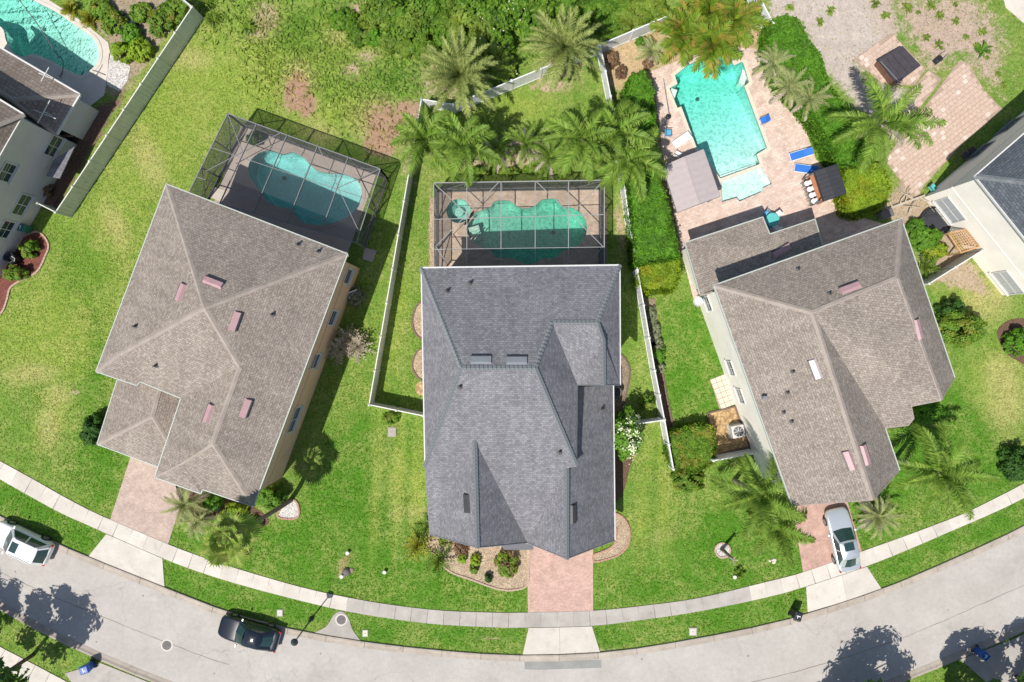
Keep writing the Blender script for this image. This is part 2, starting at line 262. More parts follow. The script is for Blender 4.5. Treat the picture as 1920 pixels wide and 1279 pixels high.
class MB:
    def __init__(s): s.v = []; s.f = []; s.uv = None
    def add(s, vs, fs):
        k = len(s.v); s.v += [tuple(v) for v in vs]; s.f += [tuple(i+k for i in f) for f in fs]; return s
    def prism(s, poly, z0, z1, bottom=True):
        n = len(poly); area = sum(poly[i][0]*poly[(i+1) % n][1]-poly[(i+1) % n][0]*poly[i][1] for i in range(n))
        if area < 0: poly = list(reversed(poly))
        tri = tessellate_polygon([[Vector((p[0], p[1], 0)) for p in poly]])
        vs = [(p[0], p[1], z1) for p in poly]+[(p[0], p[1], z0) for p in poly]
        fs = []
        for t in tri:
            a, b, c = [Vector((*poly[i][:2], 0)) for i in t]
            t = t if (b-a).cross(c-a).z > 0 else (t[0], t[2], t[1])
            fs.append(tuple(t))
            if bottom: fs.append((t[0]+n, t[2]+n, t[1]+n))
        for i in range(n): j = (i+1) % n; fs.append((i+n, j+n, j, i))
        return s.add(vs, fs)
    def box(s, c, size, rz=0, rot=None):
        x, y, z = [d/2 for d in size]; m = rot if rot is not None else Matrix.Rotation(rz, 3, 'Z'); c = Vector(c)
        vs = [c+m@Vector((sx*x, sy*y, sz*z)) for sz in (-1, 1) for sx, sy in ((-1, -1), (1, -1), (1, 1), (-1, 1))]
        return s.add(vs, [(3, 2, 1, 0), (4, 5, 6, 7), (0, 1, 5, 4), (1, 2, 6, 5), (2, 3, 7, 6), (3, 0, 4, 7)])
    def bar(s, p, q, w, h=None, up=Vector((0, 0, 1))):
        p = Vector(p); q = Vector(q); h = h or w; d = (q-p); L = d.length
        if L < 1e-6: return s
        x = d/L; y = up.cross(x); y = Vector((1, 0, 0)) if y.length < 1e-4 else y.normalized(); z = x.cross(y)
        return s.box((p+q)/2, (L, w, h), rot=Matrix((x, y, z)).transposed())
    def tube(s, pts, rad, n=8, cap=True):
        pts = [Vector(p) for p in pts]; rad = rad if isinstance(rad, (list, tuple)) else [rad]*len(pts); vs = []; fs = []
        for i, p in enumerate(pts):
            d = (pts[min(i+1, len(pts)-1)]-pts[max(i-1, 0)]).normalized(); a = d.orthogonal().normalized() if abs(d.z) > .95 else Vector((0, 0, 1)).cross(d).normalized(); b = d.cross(a)
            if abs(d.z) > .95: a = Vector((1, 0, 0)); b = d.cross(a).normalized(); a = b.cross(d)
            for k in range(n): t = 2*math.pi*k/n; vs.append(p+rad[i]*(a*math.cos(t)+b*math.sin(t)))
        for i in range(len(pts)-1):
            for k in range(n): k2 = (k+1) % n; fs.append((i*n+k, i*n+k2, (i+1)*n+k2, (i+1)*n+k))
        if cap: fs.append(tuple(reversed(range(n)))); fs.append(tuple((len(pts)-1)*n+k for k in range(n)))
        return s.add(vs, fs)
    def lathe(s, prof, c=(0, 0, 0), n=20):
        vs = []; fs = []
        for r, z in prof:
            for k in range(n): t = 2*math.pi*k/n; vs.append((c[0]+r*math.cos(t), c[1]+r*math.sin(t), c[2]+z))
        for i in range(len(prof)-1):
            for k in range(n): k2 = (k+1) % n; fs.append((i*n+k, i*n+k2, (i+1)*n+k2, (i+1)*n+k))
        fs.append(tuple(reversed(range(n)))); fs.append(tuple((len(prof)-1)*n+k for k in range(n)))
        return s.add(vs, fs)
    def mesh(s, name, off=Vector((0, 0, 0))):
        me = bpy.data.meshes.new(name); me.from_pydata([(v[0]-off.x, v[1]-off.y, v[2]-off.z) for v in s.v], [], s.f); me.update(); return me
    def build(s, name, mat, parent=None, local=False, smooth=False, bevel=0):
        off = world_loc(parent) if (parent is not None and not local) else Vector((0, 0, 0))
        me = s.mesh(name, off)
        if smooth: me.polygons.foreach_set('use_smooth', [True]*len(me.polygons))
        o = link(name, me, parent, mat)
        if bevel: b = o.modifiers.new('bevel', 'BEVEL'); b.width = bevel; b.segments = 2; b.limit_method = 'ANGLE'
        return o

def catmull(pts, n=8, closed=False):
    out = []; m = len(pts)
    for i in range(m if closed else m-1):
        g = lambda k: Vector(pts[k % m]) if closed else Vector(pts[min(max(k, 0), m-1)])
        a, b, c, d = g(i-1), g(i), g(i+1), g(i+2)
        for k in range(n):
            t = k/n; out.append(.5*((2*b)+(c-a)*t+(2*a-5*b+4*c-d)*t*t+(3*b-a-3*c+d)*t**3))
    if not closed: out.append(Vector(pts[-1]))
    return out
def pxs(pts, h=0): return [P(u, v, h) for u, v in pts]
def resample(line, step):
    d = [0.]
    for a, b in zip(line, line[1:]): d.append(d[-1]+(b-a).length)
    n = max(1, round(d[-1]/step)); out = []; j = 0
    for k in range(n+1):
        t = d[-1]*k/n
        while j < len(line)-2 and d[j+1] < t: j += 1
        s = (t-d[j])/max(1e-9, d[j+1]-d[j]); out.append(line[j].lerp(line[j+1], min(1, max(0, s))))
    return out
def inside(x, y, poly):
    c = False; n = len(poly); j = n-1
    for i in range(n):
        xi, yi = poly[i][0], poly[i][1]; xj, yj = poly[j][0], poly[j][1]
        if (yi > y) != (yj > y) and x < (xj-xi)*(y-yi)/(yj-yi)+xi: c = not c
        j = i
    return c
def np_inside(X, Y, poly):
    c = np.zeros(X.shape, bool); n = len(poly); j = n-1
    for i in range(n):
        xi, yi = poly[i][0], poly[i][1]; xj, yj = poly[j][0], poly[j][1]
        if yi != yj: c ^= ((yi > Y) != (yj > Y)) & (X < (xj-xi)*(Y-yi)/(yj-yi)+xi)
        j = i
    return c
def np_edge_dist(X, Y, poly):
    d = np.full(X.shape, 1e9); n = len(poly)
    for i in range(n):
        ax, ay = poly[i][0], poly[i][1]; bx, by = poly[(i+1) % n][0], poly[(i+1) % n][1]; L = (bx-ax)**2+(by-ay)**2+1e-12
        t = np.clip(((X-ax)*(bx-ax)+(Y-ay)*(by-ay))/L, 0, 1); d = np.minimum(d, np.hypot(X-ax-t*(bx-ax), Y-ay-t*(by-ay)))
    return d
def offset_poly(poly, d):
    "move every edge of a closed outline inwards by d"
    n = len(poly); A = sum(poly[i].x*poly[(i+1) % n].y-poly[(i+1) % n].x*poly[i].y for i in range(n)); sg = 1 if A > 0 else -1; out = []
    for i in range(n):
        a, b, c = poly[i-1], poly[i], poly[(i+1) % n]
        e1 = (b-a).to_2d().normalized(); e2 = (c-b).to_2d().normalized(); n1 = Vector((-e1.y, e1.x))*sg; n2 = Vector((-e2.y, e2.x))*sg
        m = n1+n2; m = m/max(.35, m.dot(n1)) if m.length > 1e-3 else n1
        out.append(Vector((b.x+m.x*d, b.y+m.y*d, b.z)))
    return out
PAVED = []   # outlines that grass does not grow through
def sheet(name, poly, z, mat, parent=None, thick=.12):
    PAVED.append(poly)
    return MB().prism([(p.x, p.y) for p in poly], z-thick, z, bottom=False).build(name, mat, parent)
def holed_sheet(name, outer, holes, z, mat, parent=None, skirt=.12):
    PAVED.append(outer); bm = bmesh.new(); off = world_loc(parent) if parent else Vector((0, 0, 0)); edges = []
    for lp in [outer]+holes:
        vs = [bm.verts.new((p.x-off.x, p.y-off.y, z-off.z)) for p in lp]
        es = [bm.edges.new((vs[i], vs[(i+1) % len(vs)])) for i in range(len(vs))]; edges += es
        if lp is outer: oe = list(es)
    bmesh.ops.triangle_fill(bm, edges=edges, use_beauty=True, use_dissolve=False, normal=(0, 0, 1))
    r = bmesh.ops.extrude_edge_only(bm, edges=[e for e in bm.edges if e.is_boundary and e in set(oe)])
    for v in r['geom']:
        if isinstance(v, bmesh.types.BMVert): v.co.z -= skirt
    me = bpy.data.meshes.new(name); bm.to_mesh(me); bm.free()
    for p in me.polygons:
        if abs(p.normal.z) > .5 and p.normal.z < 0: p.flip()
    return link(name, me, parent, mat)
# ---------------------------------------------------------------- ground, road, pavements
KERB_N = catmull(pxs([(-260, 830), (-120, 905), (0, 966), (60, 996), (115, 1021), (165, 1043), (310, 1101), (430, 1147), (530, 1175), (680, 1202), (840, 1220), (980, 1228), (1125, 1223), (1250, 1206), (1420, 1174), (1515, 1149), (1652, 1104), (1780, 1050), (1920, 985), (2060, 905), (2200, 815)]), 8)
KERB_S = catmull(pxs([(-260, 985), (-120, 1070), (0, 1142), (100, 1196), (195, 1240), (300, 1283), (430, 1330), (600, 1378), (800, 1408), (980, 1416), (1150, 1410), (1330, 1388), (1500, 1346), (1690, 1279), (1770, 1246), (1850, 1213), (1920, 1182), (2060, 1110), (2200, 1020)]), 8)
WALK_T = catmull(pxs([(-200, 745), (-100, 806), (0, 864), (60, 897), (118, 930), (175, 960), (207, 974), (315, 1020), (370, 1041), (454, 1069), (566, 1101), (647, 1119), (735, 1134), (835, 1145), (960, 1149), (991, 1148), (1110, 1145), (1210, 1135), (1310, 1121), (1440, 1090), (1505, 1073), (1615, 1034), (1710, 1000), (1765, 979), (1815, 959), (1920, 906), (2020, 850), (2120, 785)]), 8)
WALK_B = catmull(pxs([(-200, 775), (-100, 838), (0, 898), (60, 932), (115, 962), (160, 982), (200, 1000), (305, 1046), (362, 1068), (450, 1096), (564, 1126), (646, 1145), (735, 1160), (830, 1171), (960, 1177), (991, 1176), (1110, 1173), (1210, 1161), (1310, 1146), (1440, 1119), (1511, 1099), (1625, 1061), (1717, 1024), (1770, 1001), (1865, 960), (1920, 933), (2030, 875), (2130, 812)]), 8)

# pool and deck outlines (photo pixels at ground level)
DECK_L = pxs([(452, 236), (705, 329), (655, 466), (640, 520), (330, 410), (402, 378)])
POOL_L = catmull(pxs([(466, 319), (469, 304), (483, 289), (500, 283), (518, 286), (531, 290), (548, 286), (566, 293), (579, 306), (590, 317), (607, 324), (634, 326), (658, 331), (673, 343), (679, 361), (675, 383), (662, 400), (640, 413), (618, 420), (592, 422), (570, 418), (557, 407), (546, 394), (522, 388), (505, 381), (491, 363), (478, 345), (469, 332)]), 3, True)
DECK_C = pxs([(821, 358), (1123, 354), (1125, 530), (821, 530)])
POOL_C = catmull(pxs([(874, 432), (877, 422), (884, 408), (896, 397), (908, 393), (920, 388), (927, 378), (942, 376), (956, 377), (967, 385), (980, 391), (993, 390), (1005, 384), (1016, 375), (1030, 373), (1044, 374), (1055, 387), (1068, 389), (1080, 393), (1092, 403), (1099, 418), (1100, 434), (1094, 450), (1082, 461), (1066, 468), (1052, 473), (1040, 484), (1016, 485), (1005, 493), (985, 495), (969, 488), (955, 484), (930, 483), (920, 470), (906, 465), (893, 458), (881, 446)]), 3, True)
SPA_C = [P(860, 396)+Vector((.93*math.cos(t), .93*math.sin(t), 0)) for t in np.linspace(0, 2*math.pi, 33)[:-1]]
DECK_R = pxs([(1222, 132), (1268, 116), (1330, 86), (1418, 92), (1440, 160), (1472, 200), (1507, 235), (1530, 300), (1582, 335), (1590, 400), (1650, 418), (1700, 430), (1560, 500), (1300, 560), (1277, 470), (1262, 392), (1244, 310), (1238, 250)])
POOL_R = pxs([(1265, 142), (1290, 122), (1330, 108), (1362, 102), (1376, 123), (1390, 117), (1393, 118), (1404, 155), (1395, 162), (1438, 278), (1418, 290), (1424, 308), (1350, 335), (1338, 318), (1305, 275), (1277, 200), (1270, 203), (1255, 166), (1270, 158)])
SHELF_R = pxs([(1351, 341), (1426, 314), (1447, 345), (1432, 352), (1428, 360), (1386, 378), (1381, 371), (1354, 379)])
DECK_F = pxs([(-80, -60), (70, -60), (92, 0), (160, 44), (203, 80), (207, 100), (200, 150), (196, 178), (150, 215), (40, 190), (-80, 130)])
POOL_F = catmull(pxs([(-60, -40), (30, -30), (62, 0), (104, 22), (140, 47), (175, 72), (186, 95), (183, 118), (165, 136), (148, 142), (120, 128), (88, 110), (62, 102), (45, 107), (25, 98), (12, 76), (8, 58), (-6, 46), (-50, 30)]), 3, True)
PATIO_F = pxs([(1658, 300), (1800, 112), (1818, 122), (1845, 170), (1880, 205), (1800, 275), (1735, 345), (1715, 375)])

def gmask(X, Y, u, v, ru, rv, rot=0):
    c = P(u, v); s = H/F; dx, dy = X-c.x, Y-c.y; a = R(rot); ex, ey = dx*math.cos(a)-dy*math.sin(a), dx*math.sin(a)+dy*math.cos(a)
    return np.exp(-((ex/(ru*s))**2+(ey/(rv*s))**2)**1.5)

def build_ground():
    x0, x1, y0, y1, st = -48., 48., -34., 34., .3
    nx, ny = int((x1-x0)/st)+1, int((y1-y0)/st)+1
    xs = np.linspace(x0, x1, nx); ys = np.linspace(y0, y1, ny); X, Y = np.meshgrid(xs, ys); shp = X.shape
    gc = np.zeros(shp+(3,)); gc[:] = (.150, .258, .040)
    def blend(arr, m, col): arr += m[..., None]*(np.array(col)-arr)
    lush = (.078, .205, .016); ylw = (.245, .325, .055); dry = (.42, .39, .15)
    def polym(px, soft=1.2): pl = pxs(px); d = np_edge_dist(X, Y, pl); return np.clip(np.where(np_inside(X, Y, pl), .5+d/soft*.5, .5-d/soft*.5), 0, 1)
    blend(gc, polym([(330, 40), (520, 20), (640, 120), (560, 230), (430, 215), (330, 330), (180, 660), (0, 700), (-60, 620), (120, 420)], 3)*.8, ylw)
    for g in [(360, 150, 60, 120, -25), (300, 260, 50, 90, -25), (470, 150, 60, 60, 0), (640, 215, 80, 40, 0), (120, 660, 90, 50, 0), (95, 780, 30, 60, 20), (1870, 720, 55, 70, 0), (1240, 980, 60, 40, 0), (760, 890, 40, 60, 0), (620, 1000, 60, 50, 0), (700, 60, 120, 40, 0), (980, 200, 60, 30, 0), (1820, 550, 50, 40, 20), (740, 600, 20, 120, 8), (780, 940, 20, 50, 0), (1235, 870, 18, 70, -8)]: blend(gc, gmask(X, Y, *g)*.75, ylw)
    for g in [(360, 110, 40, 20, 0), (560, 160, 30, 50, 0), (720, 230, 60, 50, 0), (110, 740, 25, 20, 0), (90, 800, 22, 40, 0), (1880, 700, 35, 40, 0), (1250, 1000, 40, 16, -20), (770, 960, 40, 15, 0), (1170, 400, 12, 70, -5), (640, 60, 30, 20, 0), (1830, 560, 20, 30, 0), (600, 250, 40, 20, 20), (1860, 560, 40, 50, 30), (1890, 760, 40, 50, 0), (280, 300, 26, 60, -25), (215, 420, 20, 50, -25), (60, 700, 50, 20, 0), (640, 990, 40, 30, 0)]: blend(gc, gmask(X, Y, *g)*.7, dry)
    # verge strips and well watered front lawns
    for px in ([(-60, 850), (0, 893), (200, 995), (165, 1045), (0, 970), (-60, 945)], [(305, 1046), (480, 1104), (650, 1145), (980, 1178), (978, 1230), (680, 1205), (430, 1150), (310, 1102)], [(1110, 1174), (1310, 1146), (1512, 1098), (1514, 1150), (1250, 1208), (1125, 1225)], [(1625, 1061), (1920, 933), (2060, 870), (2060, 900), (1920, 988), (1652, 1105)], [(1240, 560), (1320, 560), (1400, 760), (1390, 800), (1260, 800), (1240, 700)], [(1700, 760), (1800, 720), (1880, 830), (1900, 910), (1620, 1030), (1600, 950)], [(1300, 950), (1480, 950), (1505, 1070), (1300, 1120)], [(180, 600), (240, 860), (200, 960), (120, 900), (150, 800)], [(330, 1000), (480, 990), (560, 960), (620, 800), (690, 780), (720, 1000), (980, 1110), (985, 1148), (840, 1142), (650, 1115), (460, 1065), (330, 1020)], [(1112, 1080), (1300, 1060), (1500, 1020), (1505, 1070), (1310, 1118), (1112, 1143)]):
        blend(gc, polym(px, .7)*.95, lush)
    for g in [(560, 60, 50, 40, 0), (450, 280, 20, 40, 0), (640, 900, 60, 80, 0), (740, 1120, 200, 25, 5), (660, 30, 40, 30, 0), (750, 150, 40, 40, 0), (150, 500, 60, 80, -20), (1300, 1000, 80, 60, 0), (1000, 980, 30, 20, 0), (725, 900, 9, 190, 3), (765, 880, 8, 190, 3), (675, 900, 9, 190, 3), (1225, 930, 8, 120, 3), (1280, 960, 9, 120, 3)]: blend(gc, gmask(X, Y, *g)*.6, lush)
    for g in [(705, 900, 8, 200, 3), (747, 900, 7, 190, 3), (785, 900, 7, 120, 3), (1205, 940, 9, 120, 3), (1250, 940, 9, 130, 3)]: blend(gc, gmask(X, Y, *g)*.55, ylw)
    # bottom-left shaded verges across the road are coarse grass
    sc = np.zeros(shp+(3,)); sc[:] = (.40, .30, .215); soil = np.zeros(shp)
    def addsoil(m, col): nonlocal soil; blend(sc, np.clip(m*1.6, 0, 1), col); soil = np.maximum(soil, m)
    pink = (.47, .405, .35); brown = (.36, .225, .15); tan = (.42, .32, .22); orange = (.47, .35, .20)
    addsoil(polym([(1450, -40), (1660, -40), (1690, 60), (1640, 110), (1600, 110), (1640, 150), (1700, 170), (1660, 260), (1600, 190), (1545, 130), (1500, 40), (1440, 30)], 1.0), pink)
    addsoil(polym([(1650, -20), (1830, -20), (1900, 60), (1880, 200), (1800, 120), (1740, 160), (1680, 60)], 2.)*.74, (.43, .33, .26))
    for g in [(555, 172, 28, 46, 10), (575, 195, 22, 30, 0)]: addsoil(gmask(X, Y, *g)*.84, brown)
    for g in [(722, 232, 48, 46, 0), (712, 270, 40, 30, 20), (770, 205, 40, 22, 0)]: addsoil(gmask(X, Y, *g)*.82, (.355, .23, .155))
    for g in [(660, 130, 22, 18, 0), (690, 105, 26, 16, 0), (655, 20, 26, 20, 0), (675, 15, 30, 14, 0), (745, 60, 14, 40, 0), (500, 30, 30, 40, 0), (480, 60, 24, 14, 0), (1030, 160, 60, 20, 0), (1180, 195, 40, 14, 60), (880, 400, 3, 3, 0), (140, 735, 14, 9, 0), (835, 150, 60, 60, 0), (1060, 120, 50, 40, 0), (770, 300, 26, 60, 0), (950, 300, 140, 30, 0), (920, 1195, 40, 5, 3), (1160, 420, 14, 70, -6), (1120, 1220, 60, 6, -6), (807, 420, 8, 100, 0)]: addsoil(gmask(X, Y, *g)*.62, tan)
    addsoil(polym([(1128, 90), (1250, 45), (1330, 20), (1430, 40), (1420, 95), (1270, 120), (1225, 130), (1235, 250), (1262, 395), (1278, 470), (1262, 480), (1235, 380), (1222, 240), (1180, 170), (1135, 160)], .7), orange)
    addsoil(polym([(200, -20), (350, -20), (355, 15), (300, 90), (225, 195), (195, 170), (210, 90), (165, 45)], .8)*.8, (.34, .27, .19))
    addsoil(polym([(150, 215), (235, 175), (105, 395), (60, 385), (130, 280)], .6), (.16, .10, .075))
    addsoil(polym([(1690, 330), (1740, 370), (1870, 560), (1745, 530), (1700, 430), (1640, 400)], .7)*.85, (.40, .31, .22))
    for g in [(590, 600, 40, 150, 12), (500, 930, 60, 30, 0), (560, 860, 30, 60, 20)]: addsoil(gmask(X, Y, *g)*.45, (.22, .19, .08))
    addsoil(gmask(X, Y, 645, 1060, 12, 34, 15)*.75, (.30, .26, .11))
    covered = np.zeros(shp, bool)
    for pl in (DECK_L, DECK_C, DECK_R, DECK_F): covered |= np_inside(X, Y, pl)
    Z = np.zeros(shp)
    bump = lambda s, a: np.array([[noise.noise((x*s, y*s, 3.)) for x in xs] for y in ys])*a
    Z += np.clip(bump(.35, .02), -.02, .02)-.012
    vs = np.stack([X, Y, Z], -1).reshape(-1, 3)
    idx = np.arange(nx*ny).reshape(ny, nx); q = np.stack([idx[:-1, :-1], idx[:-1, 1:], idx[1:, 1:], idx[1:, :-1]], -1).reshape(-1, 4)
    keep = ~(covered.reshape(-1)[q].all(1)); q = q[keep]
    me = bpy.data.meshes.new('ground'); me.from_pydata(vs.tolist(), [], q.tolist()); me.polygons.foreach_set('use_smooth', [True]*len(me.polygons))
    for nm, arr in (('gcol', gc), ('scol', sc)):
        a = me.attributes.new(nm, 'FLOAT_COLOR', 'POINT'); a.data.foreach_set('color', np.concatenate([arr.reshape(-1, 3), np.ones((nx*ny, 1))], 1).ravel())
    a = me.attributes.new('soil', 'FLOAT', 'POINT'); a.data.foreach_set('value', soil.ravel())
    struct(link('ground', me, None, 'lawn'))
    global GRID; GRID = (x0, y0, st, gc, sc, soil)
    B = 1500.; mb = MB()
    for a, b, c, d in ((-B, -B, B, y0), (-B, y1, B, B), (-B, y0, x0, y1), (x1, y0, B, y1)): mb.add([(a, b, -.02), (c, b, -.02), (c, d, -.02), (a, d, -.02)], [(0, 1, 2, 3)])
    struct(mb.build('ground', 'outer_ground'))

def strip_off(line, d):
    out = []
    for i, p in enumerate(line):
        t = (line[min(i+1, len(line)-1)]-line[max(i-1, 0)]).to_2d().normalized(); out.append(Vector((p.x-t.y*d, p.y+t.x*d, p.z)))
    return out

def build_road():
    n = strip_off(KERB_N, -.42); s = strip_off(KERB_S, .42)
    a = resample(n, .8); b = resample(s, .8); m = min(len(a), len(b)); a = resample(n, (sum((p-q).length for p, q in zip(n, n[1:])))/(m-1)); b = resample(s, (sum((p-q).length for p, q in zip(s, s[1:])))/(m-1)); m = min(len(a), len(b))
    mb = MB(); vs = []; fs = []; K = 6
    for i in range(m):
        for k in range(K+1): p = a[i].lerp(b[i], k/K); vs.append((p.x, p.y, .012))
    for i in range(m-1):
        for k in range(K): j = i*(K+1)+k; fs.append((j, j+K+1, j+K+2, j+1))
    mb.add(vs, fs); struct(mb.build('road', 'road')); PAVED.append(KERB_N+list(reversed(KERB_S)))
    for line, sg in ((KERB_N, 1), (KERB_S, -1)):
        outer = resample(line, 3.0); root = None
        prof = [(.03, .035), (0, .125), (-.13, .125), (-.26, .055), (-.52, .022)]
        for i in range(len(outer)-1):
            sub = [outer[i].lerp(outer[i+1], t) for t in (0.004, .5, .996)]
            tt = (outer[i+1]-outer[i]).to_2d().normalized(); nn = Vector((-tt.y, tt.x, 0))*sg
            vs = []; fs = []
            for p in sub:
                for d, z in prof: vs.append((p.x+nn.x*d, p.y+nn.y*d, z))
            L = len(prof)
            for k in range(2):
                for j in range(L-1): q = k*L+j; fs.append((q, q+1, q+1+L, q+L) if sg > 0 else (q, q+L, q+1+L, q+1))
            mb = MB().add(vs, fs)
            if root is None:
                g = MB(); w0 = strip_off(line, .02*sg); w1 = strip_off(line, -.5*sg); k = len(w0)
                g.add([(p.x, p.y, .016) for p in w0]+[(p.x, p.y, .016) for p in w1], [(i, i+k, i+k+1, i+1) for i in range(k-1)])
                root = struct(g.build('kerb', 'joint'))
            mb.build('kerb_section', 'kerb', root)
    # pavement of single slabs
    def walk(top, bot, step, name='pavement', mats=None):
        T = resample(top, .5); n = len(T); k = len(bot)
        g = MB(); bt = [min(bot, key=lambda q: (q-p).length) for p in T]
        g.add([(p.x, p.y, .02) for p in T]+[(p.x, p.y, .02) for p in bt], [(i, i+n, i+n+1, i+1) for i in range(n-1)])
        root = struct(g.build(name, 'joint')); PAVED.append(T+list(reversed(bt)))
        ts = resample(top, step); tot = len(ts)-1
        dense = resample(bot, .05)
        for i in range(tot):
            p0, p1 = ts[i].lerp(ts[i+1], .008), ts[i].lerp(ts[i+1], .992)
            q0 = min(dense, key=lambda q: (q-p0).length); q1 = min(dense, key=lambda q: (q-p1).length)
            c = (p0+q1)/2; u = c.x*F/H+960
            mt = 'concrete_grey' if 648 < u < 1405 else 'concrete'
            m = MB().prism([(q0.x, q0.y), (q1.x, q1.y), (p1.x, p1.y), (p0.x, p0.y)], .01, .05+.006*random.random(), bottom=False)
            m.build('slab', mt, root)
    walk(WALK_T, WALK_B, 1.24)
    # across the road
    walk(catmull(pxs([(-100, 1155), (0, 1212), (60, 1243), (120, 1275), (180, 1305)]), 6), catmull(pxs([(-110, 1182), (-10, 1242), (50, 1275), (110, 1307), (170, 1337)]), 6), 1.3)
    def slabset(name, quads, mat, z=.045):
        root = None
        for q in quads:
            PAVED.append(pxs(q)); pl = offset_poly(pxs(q), .008)
            if root is None: root = struct(sheet(name, offset_poly(pxs(quads[0]), .05), z-.02, 'joint', thick=.03))
            MB().prism([(p.x, p.y) for p in pl], z-.05, z, bottom=False).build('slab', mat, root)
    slabset('driveway_apron', [[(200, 1001), (305, 1047), (309, 1100), (166, 1043)]], 'concrete')
    slabset('driveway_apron', [[(991, 1177), (1049, 1176), (1050, 1226), (980, 1227)], [(1049, 1176), (1110, 1174), (1125, 1222), (1050, 1226)]], 'concrete')
    slabset('driveway_apron', [[(1511, 1100), (1578, 1078), (1588, 1126), (1514, 1148)], [(1578, 1078), (1625, 1062), (1652, 1103), (1588, 1126)]], 'concrete')
    slabset('driveway_apron', [[(122, 1262), (190, 1243), (300, 1287), (330, 1330), (150, 1300)]], 'concrete_grey')
    slabset('driveway_apron', [[(1800, 1236), (1895, 1200), (1925, 1250), (1850, 1280)], [(1895, 1200), (1990, 1155), (2010, 1205), (1925, 1250)], [(1850, 1280), (1925, 1250), (1965, 1310), (1880, 1340)], [(1925, 1250), (2010, 1205), (2050, 1270), (1965, 1310)]], 'concrete_grey')
    struct(sheet('driveway', pxs([(991, 1000), (1110, 1000), (1110, 1146), (991, 1149)]), .03, 'pavers_red'))
    struct(sheet('driveway', pxs([(252, 835), (340, 870), (335, 960), (315, 1021), (207, 974)]), .03, 'pavers_left'))
    struct(sheet('driveway', pxs([(1480, 920), (1570, 900), (1590, 945), (1616, 1035), (1506, 1074)]), .03, 'pavers_right'))
    for pts in ([(988, 1010), (993, 1010), (994, 1149), (990, 1149)], [(1107, 1010), (1112, 1010), (1112, 1146), (1108, 1147)]):
        struct(sheet('driveway_edging', pxs(pts), .045, 'edging_tan'))
    # manhole apron, iron covers, road patch
    bell = catmull(pxs([(588, 1187), (612, 1174), (624, 1156), (634, 1147), (645, 1148), (654, 1160), (662, 1182), (678, 1203)]), 5)
    struct(sheet('manhole_apron', bell, .035, 'concrete_grey'))
    for off, a, b in ((4.1, .56, .93), (3.9, .10, .30)):
        ln = resample(strip_off(KERB_N, -off), .6); ln = ln[int(len(ln)*a):int(len(ln)*b)]; m = MB(); k = len(ln); wv = [.012+.016*random.random() for _ in ln]; l2 = [p+Vector((0, random.uniform(-.03, .03), 0)) for p in ln]
        m.add([(p.x, p.y+w_, .0165) for p, w_ in zip(l2, wv)]+[(p.x, p.y-w_, .0165) for p, w_ in zip(l2, wv)], [(i+k, i+k+1, i+1, i) for i in range(k-1)]); struct(m.build('road_seam', 'joint'))
    struct(sheet('road_patch', pxs([(983, 1239), (1127, 1237), (1128, 1252), (1010, 1256), (984, 1255)]), .017, 'patch'))
    for u, v, lab, z in ((640, 1162, 'round rusty manhole cover in the bell shaped concrete pad', .035), (313, 1210, 'round grey manhole cover in the road with pale collar', .012)):
        c = P(u, v); t = thing('manhole_cover', (c.x, c.y, z), lab, 'manhole')
        MB().lathe([(.36, 0), (.36, .012), (.33, .016), (0.02, .018)], n=28).build('lid', 'iron', t, True)
        m = MB()
        for k in range(-2, 3): m.box((0, k*.11, .02), (.5-.05*abs(k)*2, .03, .008))
        m.build('lid_ribs', 'iron', t, True); MB().lathe([(.46, 0), (.46, .006), (.37, .007)], n=28).build('collar', 'concrete', t, True)
    for u, v, sx, sy, mt, lab in ((525, 1149, .34, .42, 'concrete', 'pale square utility box lid in the verge beside the black car'), (685, 1187, .32, .42, 'sand_paver', 'small tan utility box lid in the verge right of the manhole pad'), (1299, 1184, .48, .5, 'concrete', 'square concrete utility lid in the verge right of the main driveway'), (735, 810, .5, .6, 'concrete_grey', 'small grey round valve lid in the lawn left of the slate roofed house')):
        c = P(u, v); t = thing('utility_lid', (c.x, c.y, 0), lab, 'utility lid', 'utility lids in the grass')
        MB().box((0, 0, .03), (sx+.12, sy+.12, .06)).build('collar', 'concrete_grey', t, True); MB().box((0, 0, .066), (sx, sy, .012)).build('lid', mt, t, True); MB().box((0, 0, .076), (.1, .03, .01)).build('handle', 'iron', t, True)

def bed(name, px, mat, edge, z=.03, closed=True, n=6, smooth=True, w=.13, h=.09):
    pl = catmull(pxs(px), n, True) if smooth else pxs(px)
    o = struct(sheet(name, pl, z, mat, thick=.05))
    if edge:
        rs = resample(pl+[pl[0]], .28); inn = rs
        m = bpy.data.meshes.new('edging'); mb = MB()
        mb.box((0, 0, 0), (.265, w, h)); me = mb.mesh('edging')
        me.materials.append(M[edge])
        for a, b in zip(rs, rs[1:]):
            e = bpy.data.objects.new('edging_block', me); COL.objects.link(e); e.parent = o; c = (a+b)/2; e.location = (c.x, c.y, z+h*.3); e.rotation_euler = (random.uniform(-.04, .04), random.uniform(-.04, .04), math.atan2(b.y-a.y, b.x-a.x))
    return o

